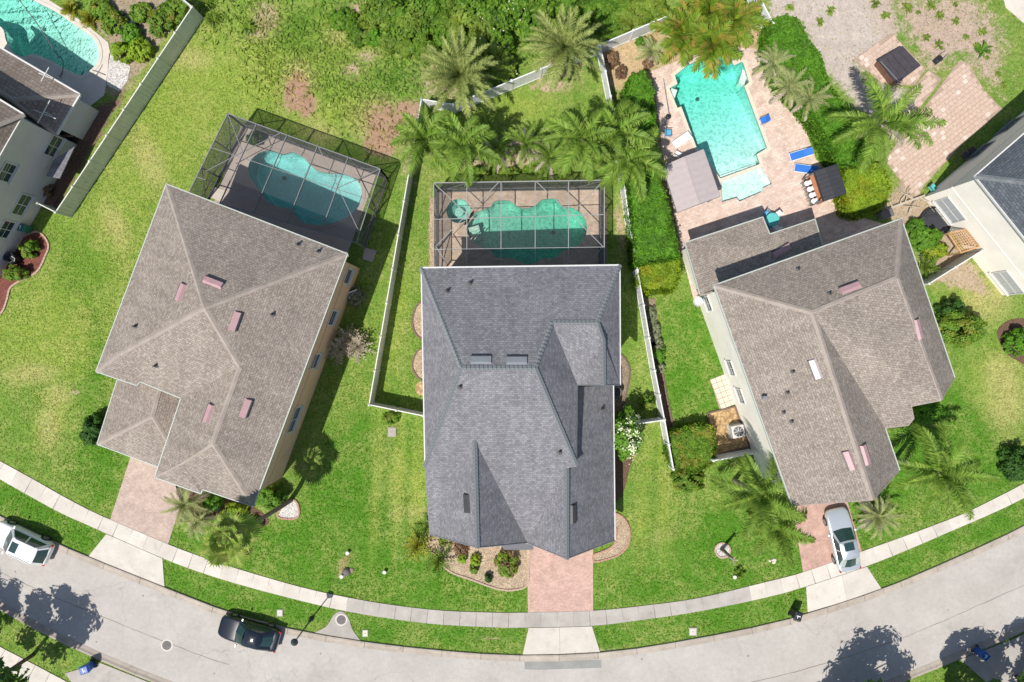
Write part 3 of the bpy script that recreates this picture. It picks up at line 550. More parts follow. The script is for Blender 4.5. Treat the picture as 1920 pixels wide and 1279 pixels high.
def build_beds():
    bed('planting_bed', [(806, 985), (800, 1010), (815, 1045), (845, 1072), (880, 1085), (930, 1103), (962, 1106), (989, 1096), (990, 1060), (990, 1005), (900, 990)], 'rock_tan', 'edging_tan')
    bed('planting_bed', [(1150, 962), (1168, 970), (1180, 992), (1178, 1020), (1160, 1040), (1132, 1050), (1113, 1053), (1113, 1040), (1130, 1034), (1150, 1022), (1157, 1000), (1150, 980)], 'rock_tan', 'edging_red', n=4)
    bed('planting_bed', [(1150, 660), (1168, 668), (1180, 690), (1178, 720), (1168, 760), (1158, 775), (1135, 775), (1135, 660)], 'rock_brown', 'edging_dark')
    bed('planting_bed', [(1140, 800), (1165, 800), (1187, 845), (1180, 880), (1165, 930), (1140, 935)], 'mulch_brown', None)
    for v0, v1 in ((565, 635), (652, 712)): bed('planting_bed', [(800, v0), (783, v0+6), (773, (v0+v1)/2), (778, v1-12), (790, v1), (812, v1), (815, v0)], 'rock_tan', 'edging_dark')
    bed('planting_bed', [(790, 715), (780, 722), (780, 735), (790, 742), (805, 735), (805, 720)], 'sand_orange', None)
    bed('planting_bed', [(520, 968), (530, 950), (545, 937), (556, 940), (561, 955), (559, 970), (540, 973)], 'rock_white', 'edging_red')
    bed('planting_bed', [(-40, 600), (0, 590), (14, 562), (20, 540), (40, 526), (70, 510), (86, 480), (92, 460), (80, 440), (62, 436), (20, 460), (-60, 520)], 'mulch_red', 'edging_tan')
    bed('planting_bed', [(1870, 620), (1900, 598), (1940, 610), (1950, 690), (1905, 675), (1882, 655)], 'mulch_brown', None)
    bed('planting_bed', [(1326, 775), (1378, 762), (1405, 838), (1343, 852)], 'sand_orange', 'edging_dark', smooth=False)
    bed('planting_bed', [(1218, 640), (1232, 640), (1250, 745), (1262, 800), (1252, 805), (1238, 745), (1226, 690)], 'mulch_brown', 'edging_dark', smooth=False)
    bed('planting_bed', [(1208, 560), (1228, 560), (1240, 650), (1222, 650)], 'rock_brown', None, smooth=False)
    bed('planting_bed', [(330, 900), (400, 915), (490, 960), (500, 985), (440, 985), (360, 960)], 'mulch_brown', None)
    bed('planting_bed', [(1340, 1030), (1346, 1020), (1357, 1018), (1367, 1025), (1368, 1036), (1360, 1045), (1347, 1044)], 'rock_white', 'edging_tan')
    struct(sheet('gravel_strip', pxs([(806, 372), (821, 372), (821, 500), (806, 500)]), .025, 'rock_tan'))
    struct(sheet('gravel_strip', pxs([(1123, 354), (1136, 356), (1140, 490), (1123, 500)]), .025, 'rock_brown'))
    struct(sheet('gravel_strip', pxs([(205, 100), (245, 125), (240, 150), (225, 172), (200, 160)]), .03, 'rock_white'))
    struct(sheet('path', pxs([(1868, -60), (2000, -60), (2000, 90), (1920, 44), (1885, 14)]), .03, 'deck_pale'))
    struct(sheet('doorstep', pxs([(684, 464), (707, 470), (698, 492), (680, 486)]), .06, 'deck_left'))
    struct(sheet('doorstep', pxs([(400, 350), (424, 358), (415, 378), (392, 370)]), .06, 'deck_pale'))
    # stepping pavers by the white wall
    c0 = pxs([(1331, 712), (1362, 700), (1388, 752), (1350, 770)])
    root = struct(sheet('paver_patch', c0, .02, 'patio_bed', thick=.04)); me = MB().box((0, 0, 0), (.37, .37, .05)).mesh('paver'); me.materials.append(M['sand_paver'])
    ang = math.atan2(c0[1].y-c0[0].y, c0[1].x-c0[0].x); ex = Vector((math.cos(ang), math.sin(ang), 0)); ey = Vector((ex.y, -ex.x, 0))
    for i in range(-2, 8):
        for j in range(-2, 10):
            p = c0[0]+ex*(.2+.41*i)+ey*(.2+.41*j)
            if inside(p.x, p.y, c0):
                e = bpy.data.objects.new('paver', me); COL.objects.link(e); e.parent = root; e.location = (p.x, p.y, .03); e.rotation_euler = (0, 0, ang+random.uniform(-.05, .05))
    # far patio of single pavers
    def paved(name, outline, ang, s, limit):
        root = struct(sheet(name, outline, .02, 'patio_bed', thick=.04)); ex = Vector((math.cos(ang), math.sin(ang), 0)); ey = Vector((-ex.y, ex.x, 0)); o0 = sum(outline, Vector())/len(outline); cells = []
        for j in range(-40, 41):
            for i in range(-40, 41):
                p = o0+ex*((i+(.5 if j % 2 else 0))*s*1.12)+ey*(j*s)
                if all(inside((p+ex*a+ey*b).x, (p+ex*a+ey*b).y, outline) for a in (-.5*s, .5*s) for b in (-.4*s, .4*s)): cells.append(p)
        cells.sort(key=lambda p: p.length); me = MB().box((0, 0, 0), (s*1.12-.02, s-.02, .05)).mesh('paver'); me.materials.append(M['patio_paver']); rest = MB()
        for k, p in enumerate(cells):
            if k < limit:
                e = bpy.data.objects.new('paver', me); COL.objects.link(e); e.parent = root; e.location = (p.x, p.y, .03+random.uniform(-.004, .004)); e.rotation_euler = (0, 0, ang)
            else: rest.box((p.x, p.y, .03), (s*1.12-.02, s-.02, .05), ang)
        if rest.v: stuff(rest.build('paver', 'patio_paver', root))
    a = R(38); paved('patio', PATIO_F, a, .34, 300)
    paved('patio', pxs([(1598, 112), (1672, 62), (1735, 130), (1715, 160), (1655, 160)]), a, .34, 120)
    paved('patio', pxs([(1688, 195), (1712, 164), (1740, 132), (1766, 148), (1699, 236)]), a, .34, 60)

def scatter_blades(name, label, px, dens, size, tilt, seed, fade=0., lift=0., asp=1.9):
    "short leaf blades all over a lawn outline, coloured like the patch they grow on"
    rng = np.random.default_rng(seed); pl = pxs(px); X = np.array([p.x for p in pl]); Y = np.array([p.y for p in pl]); n = int((X.max()-X.min())*(Y.max()-Y.min())*dens)
    x = rng.uniform(X.min(), X.max(), n); y = rng.uniform(Y.min(), Y.max(), n); ok = np_inside(x, y, pl)
    for q in PAVED:
        qx = [p.x for p in q]; qy = [p.y for p in q]; near = ok & (x > min(qx)-.1) & (x < max(qx)+.1) & (y > min(qy)-.1) & (y < max(qy)+.1)
        if near.any(): i = np.where(near)[0]; ok[i] &= ~np_inside(x[i], y[i], q)
    
    if fade: ok &= rng.random(n) < np.clip(np_edge_dist(x, y, pl)/fade, 0, 1)*(.55+.9*np.array([noise.noise((a*.25, b*.25, 9.)) for a, b in zip(x, y)])+.25)
    x, y = x[ok], y[ok]; x0, y0, st, gc, sc, soil = GRID; i = np.clip(((x-x0)/st).round().astype(int), 0, gc.shape[1]-1); j = np.clip(((y-y0)/st).round().astype(int), 0, gc.shape[0]-1)
    sm = soil[j, i]; keep = rng.random(len(x)) > np.clip(sm*1.1-.15, 0, .6 if fade else .9)
    x, y, i, j, sm = x[keep], y[keep], i[keep], j[keep], sm[keep]; n = len(x)
    az = rng.uniform(0, 6.283, n); te = rng.uniform(tilt*.4, tilt, n); N = np.stack([np.sin(te)*np.cos(az), np.sin(te)*np.sin(az), np.cos(te)], 1)
    C = np.stack([x, y, lift+size*.35*np.sin(te)+rng.uniform(0, .015, n)], 1); me = leaf_mesh(name, C, N, size, 'lawn_blades', asp, rng)
    col = gc[j, i]*rng.uniform(.8, 1.25, (n, 1)); w = np.clip(sm*1.3, 0, 1)[:, None]*rng.uniform(.3, 1, (n, 1)); col = col*(1-w)+(sc[j, i]*np.array([.95, .9, .8]))*w
    a = me.attributes.new('bcol', 'FLOAT_COLOR', 'POINT'); a.data.foreach_set('color', np.repeat(np.concatenate([col, np.ones((n, 1))], 1), 4, axis=0).ravel())
    o = link(name, me); stuff(o, label); o['category'] = 'grass'
build_ground(); build_road(); build_beds()
# ---------------------------------------------------------------- houses
def roof_mesh(name, faces, mat, parent, thick=.14):
    "faces: lists of world points; every plane carries metre coordinates along its eave and slope"
    off = world_loc(parent); V = []; Fc = []; UV = []
    for f in faces:
        n = Vector((0, 0, 0)); m = len(f)
        for i in range(m): a, b = f[i], f[(i+1) % m]; n += Vector(((a.y-b.y)*(a.z+b.z), (a.z-b.z)*(a.x+b.x), (a.x-b.x)*(a.y+b.y)))
        n.normalize()
        if n.z < 0: n = -n
        t = Vector((0, 0, 1)).cross(n); t = t.normalized() if t.length > 1e-3 else Vector((1, 0, 0)); s = n.cross(t)
        for tr in tessellate_polygon([[Vector((p.x, p.y, 0)) for p in f]]):
            a, b, c = [f[i] for i in tr]
            if (b-a).cross(c-a).z < 0: a, c = c, a
            k = len(V); V += [a-off, b-off, c-off]; Fc.append((k, k+1, k+2)); UV += [(p.dot(t), p.dot(s)) for p in (a, b, c)]
    me = bpy.data.meshes.new(name); me.from_pydata(V, [], Fc); ul = me.uv_layers.new(name='UVMap'); ul.data.foreach_set('uv', [x for uv in UV for x in uv])
    o = link(name, me, parent, mat); so = o.modifiers.new('solid', 'SOLIDIFY'); so.thickness = thick; so.offset = -1; return o

def caps(roof, lines, mat, step=.2, w=.36, single=True):
    "ridge caps: single overlapping pieces along each ridge and hip"
    off = world_loc(roof)
    if single:
        b = MB(); L = step*1.28; y = w/2
        b.add([(-L/2, -y, -.045), (-L/2, 0, .06), (-L/2, y, -.045), (L/2, -y, -.12), (L/2, 0, -.015), (L/2, y, -.12), (-L/2, -y, -.12), (-L/2, y, -.12)], [(0, 3, 4, 1), (1, 4, 5, 2), (0, 1, 2, 7, 6)])
        me = b.mesh('ridge_cap'); me.materials.append(M[mat])
    for a, b in lines:
        if a.z < b.z: a, b = b, a
        d = (a-b); n = max(1, int(d.length/step)); x = d.normalized(); yv = Vector((0, 0, 1)).cross(x).normalized(); z = x.cross(yv); rot = Matrix((x, yv, z)).transposed().to_euler()
        if not single:
            m = MB(); k = max(2, int(d.length/.9))
            for i in range(k):
                p = b.lerp(a, i/k); q = b.lerp(a, (i+1)/k); h0 = Vector((0, 0, .03)); s0 = yv*w/2; dz = Vector((0, 0, -.055))
                m.add([p-s0+dz, p+h0, p+s0+dz, q-s0+dz, q+h0*.6, q+s0+dz], [(0, 3, 4, 1), (1, 4, 5, 2), (0, 1, 2)])
            m.build('ridge_cap', mat, roof); continue
        for i in range(n):
            p = b.lerp(a, (i+.5)/n)-off
            e = bpy.data.objects.new('ridge_cap', me); COL.objects.link(e); e.parent = roof; e.location = p+Vector((0, 0, .03)); e.rotation_euler = rot

def gutter(roof, line, mat='white_trim', size=.10, name='gutter'):
    for a, b in zip(line, line[1:]): MB().bar(a+Vector((0, 0, -.05)), b+Vector((0, 0, -.05)), size, .16).build(name, mat, roof)

def slope_frame(faces, u, v):
    "point of the roof seen at a photo pixel, and the frame of its plane"
    ray = P(u, v, 0)-Vector((0, 0, H)); best = None
    for f in faces:
        for tr in tessellate_polygon([[Vector((p.x, p.y, 0)) for p in f]]):
            a, b, c = [f[i] for i in tr]; n = (b-a).cross(c-a)
            if n.length < 1e-6: continue
            n.normalize(); n = n if n.z > 0 else -n
            if abs(n.dot(ray)) < 1e-6: continue
            t = n.dot(a-Vector((0, 0, H)))/n.dot(ray); p = Vector((0, 0, H))+ray*t
            if inside(p.x, p.y, [a, b, c]) and (best is None or p.z > best[0].z): best = (p, n)
    return best
def vent(roof, faces, u, v, mat, L=1.25, w=.42, h=.16, along='eave', dark='vent_dark'):
    r = slope_frame(faces, u, v)
    if r is None: return
    p, n = r; t = Vector((0, 0, 1)).cross(n); t = t.normalized() if t.length > 1e-3 else Vector((1, 0, 0)); s = n.cross(t); rot = Matrix((t, s, n)).transposed()
    off = world_loc(roof); m = MB()
    vs = [(-L/2, -w/2, .0), (L/2, -w/2, .0), (L/2, w/2, 0), (-L/2, w/2, 0), (-L/2+.03, -w/2+.02, h), (L/2-.03, -w/2+.02, h), (L/2-.05, w/2-.1, h*.9), (-L/2+.05, w/2-.1, h*.9)]
    m.add([p+rot@Vector(q) for q in vs], [(0, 1, 5, 4), (1, 2, 6, 5), (2, 3, 7, 6), (3, 0, 4, 7), (4, 5, 6, 7)]); o = m.build('roof_vent', mat, roof)
    g = MB(); g.box(p+rot@Vector((0, -w/2-.03, h*.45)), (L*.96, .07, h*.8), rot=rot); g.build('vent_opening', dark, roof)
def pipe(roof, faces, u, v, r=.06, h=.35):
    q = slope_frame(faces, u, v)
    if q: p = q[0]; MB().tube([p-Vector((0, 0, .1)), p+Vector((0, 0, h))], r, 10).build('vent_pipe', 'vent_dark', roof); MB().lathe([(r*2.4, 0), (r*2, .05), (r*1.1, .12)], p, 12).build('pipe_flashing', 'iron', roof)

def on_wall(u, v, a, b):
    "point of a vertical wall through a and b seen at a photo pixel"
    n = Vector((b.y-a.y, a.x-b.x, 0)); ray = P(u, v, 0)-Vector((0, 0, H)); t = n.dot(Vector((a.x, a.y, H))-Vector((0, 0, H)))/n.dot(ray)
    return Vector((0, 0, H))+ray*t
def window(house, a, b, u, v, w, h, panes=2, z=None, vert=False, frame='white_trim', glass='glass'):
    "a framed window set on the wall that runs from a to b"
    p = on_wall(u, v, a, b); z = p.z if z is None else z; z = min(max(z, h/2+.3), 5.6)
    ex = (b-a); ex.z = 0; ex.normalize(); n = Vector((ex.y, -ex.x, 0))
    if n.dot(-p) < 0: n = -n
    p = Vector((p.x, p.y, z)); rot = Matrix((ex, n, Vector((0, 0, 1)))).transposed(); m = MB(); fr = .09
    for sx in (-1, 1): m.box(p+rot@Vector((sx*(w/2+fr/2), .02, 0)), (fr, .10, h+2*fr), rot=rot)
    for sz in (-1, 1): m.box(p+rot@Vector((0, .02, sz*(h/2+fr/2))), (w, .098, fr), rot=rot)
    f = m.build('window', frame, house)
    for k in range(panes):
        c = p+rot@Vector(((k+.5)/panes*w-w/2, .02, 0)); MB().box(c, (w/panes-.05, .03, h-.02), rot=rot).build('pane', glass, f)
        if k: MB().box(p+rot@Vector((k/panes*w-w/2, .03, 0)), (.05, .06, h), rot=rot).build('mullion', frame, f)
    MB().box(p+rot@Vector((0, .03, 0)), (w-.01, .05, .035), rot=rot).build('glazing_bar', frame, f)
    MB().box(p+rot@Vector((0, .06, -h/2-fr-.04)), (w+.3, .2, .07), rot=rot).build('sill', frame, f)

def walls(house, outline, top, mat, name='wall'): return MB().prism([(p.x, p.y) for p in outline], -.3, top, bottom=False).build(name, mat, house)
def garage_door(house, a, b, w=4.6, at=.5):
    a = Vector((a.x, a.y, 0)); b = Vector((b.x, b.y, 0)); ex = (b-a).normalized(); n = Vector((ex.y, -ex.x, 0)); n = n if n.y < 0 else -n; p = a.lerp(b, at); rot = Matrix((ex, n, Vector((0, 0, 1)))).transposed(); m = MB()
    for sx in (-1, 1): m.box(p+rot@Vector((sx*(w/2+.08), .03, 1.1)), (.16, .12, 2.3), rot=rot)
    m.box(p+rot@Vector((0, .03, 2.32)), (w+.32, .118, .16), rot=rot); d = m.build('garage_door', 'white_trim', house)
    for k in range(4): MB().box(p+rot@Vector((0, .02, .29+.55*k)), (w, .06, .53), rot=rot).build('door_panel', 'stucco_white', d)
def base(pts): c = sum(pts, Vector())/len(pts); return (c.x, c.y, 0)
EV = 6.6

def house_centre():
    A = lambda *p: [P(*q) for q in p]
    hs = thing('house', base(A((790, 502), (1162, 497), (1153, 1013), (806, 1002))), 'slate grey shingle roofed house in the middle behind the pink paved driveway', 'house')
    R0, R1 = P(865, 690, 9.75), P(1003, 690, 9.75); tl, tr = P(790, 502, EV), P(1162, 497, EV); bl = P(797, 875, 6.55); br = P(1081, 874, 6.58)
    w0, w1 = P(1035, 605, 8.39), P(1120, 605, 8.39); k1 = P(1131, 638, 8.3); k2 = P(1132, 722, 8.1); e1 = P(1163, 722, EV); e0 = P(1083, 722, 6.7)
    g0, g1 = P(890, 825, 7.5), P(895, 1027, 7.25); gl, gr = P(806, 1002, 3.75), P(989, 1018, 3.8)
    c0, c1 = P(1063, 878, 6.53), P(1063, 1048, 6.5); cr = P(1153, 1013, 3.0); cu = P(1150, 722, 3.0); ci = Vector((4.05, cu.y, 5.75)); cj = Vector((4.05, c0.y, 6.1))
    faces = [[tl, tr, w1, w0, R1, R0], [tl, R0, bl], [R0, R1, br, c0, gr, g0, gl, bl], [R1, w0, e0, br], [w0, w1, k1, k2, e0], [w1, tr, e1, k2, k1], [c0, c1, gr], [c0, cj, ci, cu, cr, c1], [g0, g1, gr], [g0, gl, g1]]
    rf = roof_mesh('roof', faces, 'shingle_slate', hs)
    caps(rf, [(R0, R1), (R0, tl), (R0, bl), (R1, br), (R1, w0), (w0, w1), (w1, tr), (w1, k1), (k1, k2), (g0, g1), (c0, c1)], 'ridge_slate', .265, .33)
    gutter(rf, [bl, tl, tr, e1]); gutter(rf, [cu, cr]); gutter(rf, [e0, br], 'vent_dark', .06, 'drip_edge')
    for a, b in ((gl, g1), (g1, gr), (gr, c1), (c1, cr), (bl, gl), (k2, e1), (k2, e0)): MB().bar(a-Vector((0, 0, .1)), b-Vector((0, 0, .1)), .05, .2).build('rake_board', 'vent_slate', rf)
    vent(rf, faces, 902, 676, 'vent_slate', 1.35, .5); vent(rf, faces, 969, 677, 'vent_slate', 1.35, .5); vent(rf, faces, 877, 944, 'vent_dark', 1.3, .42); vent(rf, faces, 1073, 964, 'vent_dark', 1.3, .42)
    for u, v in ((838, 547), (881, 532), (862, 726), (1049, 848), (1128, 768)): pipe(rf, faces, u, v, .08, .4)
    up = offset_poly([tl, tr, e1, Vector((4.34, e1.y, 0)), Vector((4.34, br.y, 0)), bl], .45); walls(hs, up, 6.45, 'stucco_cream')
    lo = offset_poly([Vector((bl.x, -8.2, 0)), Vector((4.3, -8.2, 0)), Vector((4.3, e1.y-.05, 0)), Vector((7.35, e1.y-.05, 0)), Vector((7.46, cr.y, 0)), Vector((gr.x, -14.4, 0)), Vector((gr.x, -13.9, 0)), Vector((gl.x, -13.9, 0))], .4); walls(hs, lo, 2.95, 'stucco_cream'); garage_door(hs, lo[4], lo[5])
    for x0, x1, pk, y, zt, nm in ((gl.x+.4, gr.x, g1, -13.55, 3.4, 'gable_wall'), (gr.x, cr.x-.4, c1, -14.05, 2.9, 'gable_wall')):
        MB().add([(x0, y, 2.9), (x1, y, 2.9), (pk.x, y, pk.z-.35), (x0, y+.2, 2.9), (x1, y+.2, 2.9), (pk.x, y+.2, pk.z-.35)], [(0, 1, 2), (5, 4, 3), (0, 3, 4, 1), (1, 4, 5, 2), (2, 5, 3, 0)]).build(nm, 'stucco_cream', hs)
    # porch step and the little entry roof between the gables
    MB().add([P(936, 1020, 3.3), P(965, 1016, 3.4), P(1000, 1022, 3.3), P(1000, 1031, 2.9), P(946, 1031, 2.9)], [(0, 4, 3, 2, 1)]).build('porch_roof', 'shingle_slate', hs)
    MB().prism([(v.x, v.y) for v in pxs([(935, 1000), (990, 1000), (990, 1022), (935, 1022)])], 0, .12).build('porch_step', 'pavers_red', hs)

def house_left():
    A = lambda *p: [P(*q) for q in p]
    hs = thing('house', base(A((312, 345), (652, 478), (475, 950), (180, 697))), 'brown roofed tan stucco house beside the screened pool on the left', 'house')
    tl, tr = P(312, 345, EV), P(652, 476, EV); ap = P(383, 577, 9.7); k = P(449, 688, 8.35); q = P(398, 831, 8.35); br = P(475, 950, EV)
    a = P(223, 664, 7.3); fl = P(180, 697, EV); f1 = P(257, 723, EV); f2 = P(263, 716, EV); f3 = P(339, 747, EV); g0 = P(290, 895, EV); a2 = P(340, 868, 7.25); g1 = P(377, 926, EV); g2 = P(380, 918, EV)
    faces = [[tl, tr, ap], [tl, ap, a, fl], [ap, k, f3, f2, a], [a, f1, fl], [a, f2, f1], [tr, br, q, k, ap], [k, q, a2, g0, f3], [q, br, g2, a2], [a2, g1, g0], [a2, g2, g1]]
    rf = roof_mesh('roof', faces, 'shingle_brown', hs)
    caps(rf, [(ap, tl), (ap, tr), (ap, a), (a, fl), (ap, k), (k, q), (q, br), (q, a2), (a2, g0)], 'ridge_brown', .3, .34, False)
    gutter(rf, [f3, g0, g1, g2, br, tr, tl, fl, f1, f2, f3], 'green_trim', .065)
    for u, v, mt, L in ((341, 549, 'vent_pink', 1.2), (400, 531, 'vent_pink', 1.3), (440, 602, 'vent_pink', 1.3), (393, 776, 'vent_pink', 1.3), (460, 765, 'vent_white', 1.3)): vent(rf, faces, u, v, 'vent_pink', L, .42, .2)
    for u, v in ((597, 472), (559, 459), (255, 612), (293, 686), (511, 590)): pipe(rf, faces, u, v, .07, .4)
    out = offset_poly([tl, tr, br, g2, g1, g0, f3, f2, f1, fl], .5); walls(hs, out, 6.45, 'stucco_tan')
    wr, wb = out[1].copy(), out[2].copy(); wr.z = wb.z = 0
    for u, v, w, h, pn in ((651, 518, .62, 1.25, 2), (622, 596, .62, 1.25, 2), (590, 677, .62, 1.25, 2), (550, 787, 1.5, 1.3, 4)): window(hs, wb, wr, u, v, 1.05 if pn == 2 else 1.9, 1.25, 1 if pn == 2 else 2)
    MB().bar(wr+Vector((0, 0, 3.2)), wb+Vector((0, 0, 3.2)), .08, .12).build('trim_band', 'stucco_tan', hs)
    MB().bar(on_wall(520, 868, wb, wr), on_wall(540, 845, wb, wr), .06).build('drain_pipe', 'stucco_tan', hs)
    # garage wing, one storey
    e0, e1 = P(220, 712, 3.2), P(182, 833, 3.2); e2 = P(298, 876, 3.2); h0 = P(285, 780, 4.95); h1 = P(300, 722, 4.95); r0 = P(318, 836, 4.15); r1 = P(346, 750, 4.15)
    lf = [[e0, h1, h0, e1], [e1, h0, r0, e2], [h0, h1, r1, r0]]
    lr = roof_mesh('garage_roof', lf, 'shingle_brown', hs); caps(lr, [(h0, e1), (h1, h0), (h0, r0)], 'ridge_brown', .3, .34, False); gutter(lr, [e0, e1, e2], 'green_trim', .065)
    gw = offset_poly([e0, e1, e2, P(320, 838, 3.2), P(352, 745, 3.2), P(260, 705, 3.2)], .4); walls(hs, gw, 3.1, 'stucco_tan', 'garage_wall'); garage_door(hs, gw[1], gw[2], 3.6)

def house_right():
    A = lambda *p: [P(*q) for q in p]
    hs = thing('house', base(A((1338, 535), (1690, 410), (1687, 882), (1485, 948))), 'brown roofed white stucco house by the silver car and paver pool', 'house')
    tl, tr = P(1338, 535, EV), P(1690, 410, EV); a = P(1524, 586, 9.0); b = P(1682, 522, 8.9); bl = P(1485, 948, EV); pk = P(1637, 938, 8.7); cr = P(1687, 882, EV); cu = P(1660, 803, 6.7)
    wp = P(1765, 751, 8.0); we = P(1790, 708, EV); n0 = P(1709, 762, 7.3); n1 = P(1714, 785, 7.15); n2 = P(1703, 798, 7.0)
    faces = [[tl, tr, b, a], [tl, a, pk, bl], [a, cu, cr, pk], [a, b, wp, n0, n1, n2, cu], [b, tr, we, wp]]
    rf = roof_mesh('roof', faces, 'shingle_brown', hs)
    caps(rf, [(a, tl), (a, b), (b, tr), (a, pk), (b, wp)], 'ridge_brown', .3, .36, False)
    gutter(rf, [bl, tl, tr, we], 'green_trim', .075); gutter(rf, [cu, cr], 'green_trim', .075)
    for p, q in ((bl, pk), (pk, cr), (we, wp), (wp, n0), (n0, n1), (n1, n2), (n2, cu)): MB().bar(p-Vector((0, 0, .1)), q-Vector((0, 0, .1)), .05, .2).build('rake_board', 'ridge_brown', rf)
    for u, v, mt in ((1594, 541, 'vent_pink'), (1529, 692, 'vent_white'), (1593, 863, 'vent_pink'), (1621, 853, 'vent_pink'), (1720, 618, 'vent_pink')): vent(rf, faces, u, v, mt, 1.35, .45, .18)
    for u, v in ((1496, 505), (1555, 551), (1486, 697), (1476, 736), (1469, 773), (1484, 790)): pipe(rf, faces, u, v, .06, .3)
    out = offset_poly([tl, tr, we, wp.lerp(Vector((n0.x, n0.y, 0)), .2), n0, Vector((cu.x, cu.y, 0)), cr, bl], .5); walls(hs, out, 6.45, 'stucco_white')
    w0, w1 = out[0], out[7]; garage_door(hs, out[6], out[7], 4.6, .6)
    for u, v in ((1328, 569), (1371, 690), (1389, 742)): window(hs, w0, w1, u, v, 1.0, 1.0, 2)
    window(hs, w0, w1, 1377, 640, .9, .6, 2, 5.6)
    for pkz, y0, p, q in ((pk, 0, bl, cr),):
        d = (q-p).normalized(); nb = Vector((-d.y, d.x, 0))*.5; nb = nb if nb.y > 0 else -nb
        x = [p+d*.5+nb, q-d*.5+nb, pk+nb]; x2 = [v+nb*.5 for v in x]
        MB().add([(v.x, v.y, z) for v, z in zip(x+x2, (6.4, 6.4, pk.z-.4)*2)], [(0, 1, 2), (5, 4, 3), (0, 3, 4, 1), (1, 4, 5, 2), (2, 5, 3, 0)]).build('gable_wall', 'stucco_white', hs)
    # side door lamp and meter
    MB().box(on_wall(1431, 745, w0, w1)+Vector((0, 0, .2)), (.25, .2, .35)).build('meter_box', 'grey_metal', hs)
    # rear porch roof, one storey
    e0, e1 = P(1284, 455, 3.1), P(1430, 407, 3.1); e2 = P(1443, 439, 3.4); e3 = P(1528, 411, 3.1); e4 = P(1545, 470, 4.1); e5 = P(1340, 545, 4.1); e6 = P(1312, 552, 3.8)
    lf = [[e0, e1, e2, e3, e4, e5, e6]]
    lr = roof_mesh('porch_roof', lf, 'shingle_brown', hs); gutter(lr, [e6, e0, e1, e2, e3, e4], 'green_trim', .08); vent(lr, lf, 1466, 471, 'vent_pink', 1.4, .5)
    walls(hs, offset_poly([e0, e1, e2, e3, P(1540, 470, 3.1), P(1350, 540, 3.1), P(1316, 548, 3.1)], .35), 3.0, 'stucco_white', 'porch_wall')
    # satellite dish by the rear corner
    c = P(1308, 566, 2.4); MB().lathe([(.05, .06), (.22, .07), (.34, .15), (.36, .16), (.22, .05), (.05, .03)], c, 20).build('satellite_dish', 'white_trim', hs); MB().tube([c, c+Vector((.5, .1, -.1))], .03).build('dish_arm', 'grey_metal', hs)

def house_far_left():
    hs = thing('house', base([P(-60, 150), P(44, 214), P(-20, 330)]), 'lilac walled house with tile brown roof at the top left corner', 'house')
    c = P(44, 214, EV); l = P(-110, 120, EV); d = P(-140, 535, EV); r = P(-60, 255, 8.6); r2 = P(-190, 470, 8.6); r3 = P(-200, 175, 8.6)
    fc = [[c, l, r3, r], [c, r, r2, d], [r3, r2, r]]
    rf = roof_mesh('roof', fc, 'shingle_tile', hs); caps(rf, [(r, c), (r, r2), (r, r3)], 'ridge_brown', .3, .4, False); gutter(rf, [l, c, d], 'white_trim', .12)
    out = offset_poly([c, l, P(-330, 300, EV), d], .45); walls(hs, out, 6.45, 'stucco_lilac'); a, b = out[0], out[3]
    for u, v, w, h in ((99, 274, 1.5, 1.0), (12, 323, 1.3, 1.0), (40, 384, 1.6, 1.0), (10, 430, 1.3, 1.0)): window(hs, a, b, u, v, w, h, 2)
    # low side bay with its own little roof
    m = MB(); p = [P(103, 292, .0), P(138, 276, 0), P(112, 330, 0), P(84, 325, 0)]; m.prism([(v.x, v.y) for v in p], -.2, 1.6, False).build('bay_wall', 'stucco_lilac', hs)
    roof_mesh('bay_roof', [[P(100, 300, 1.9), P(140, 275, 1.65), P(112, 335, 1.65), P(86, 330, 1.9)]], 'shingle_slate', hs)
    e0, e1 = P(150, 177, 3.2), P(106, 252, 3.2); t0 = P(-70, 48, 3.2); m0 = P(22, 186, 4.7); m1 = P(-70, 130, 4.7); b0 = P(-30, 170, 3.4)
    lf = [[t0, e0, m0, m1], [e0, e1, m0], [e1, b0, m1, m0]]
    lr = roof_mesh('porch_roof', lf, 'shingle_tile', hs); caps(lr, [(m0, e0), (m0, m1), (m0, e1)], 'ridge_brown', .3, .34, False); gutter(lr, [t0, e0, e1], 'white_trim', .13)
    walls(hs, offset_poly([t0, e0, e1, P(-30, 170, 3.2), P(-80, 130, 3.2)], .4), 3.1, 'stucco_lilac', 'porch_wall')
    for u, v, ar in ((100, 148, .5), (98, 217, .8)):
        q = slope_frame(lf, u, v)
        if q:
            p = q[0]; MB().tube([p, p+Vector((0, 0, .8))], .03).build('antenna_mast', 'white_trim', lr); z = p+Vector((0, 0, .8)); m = MB()
            m.bar(z+Vector((-ar, .2*ar, 0)), z+Vector((ar, -.6*ar, 0)), .05); m.bar(z+Vector((-.6*ar, -ar, .03)), z+Vector((.5*ar, ar, .03)), .05); m.build('antenna', 'white_trim', lr)

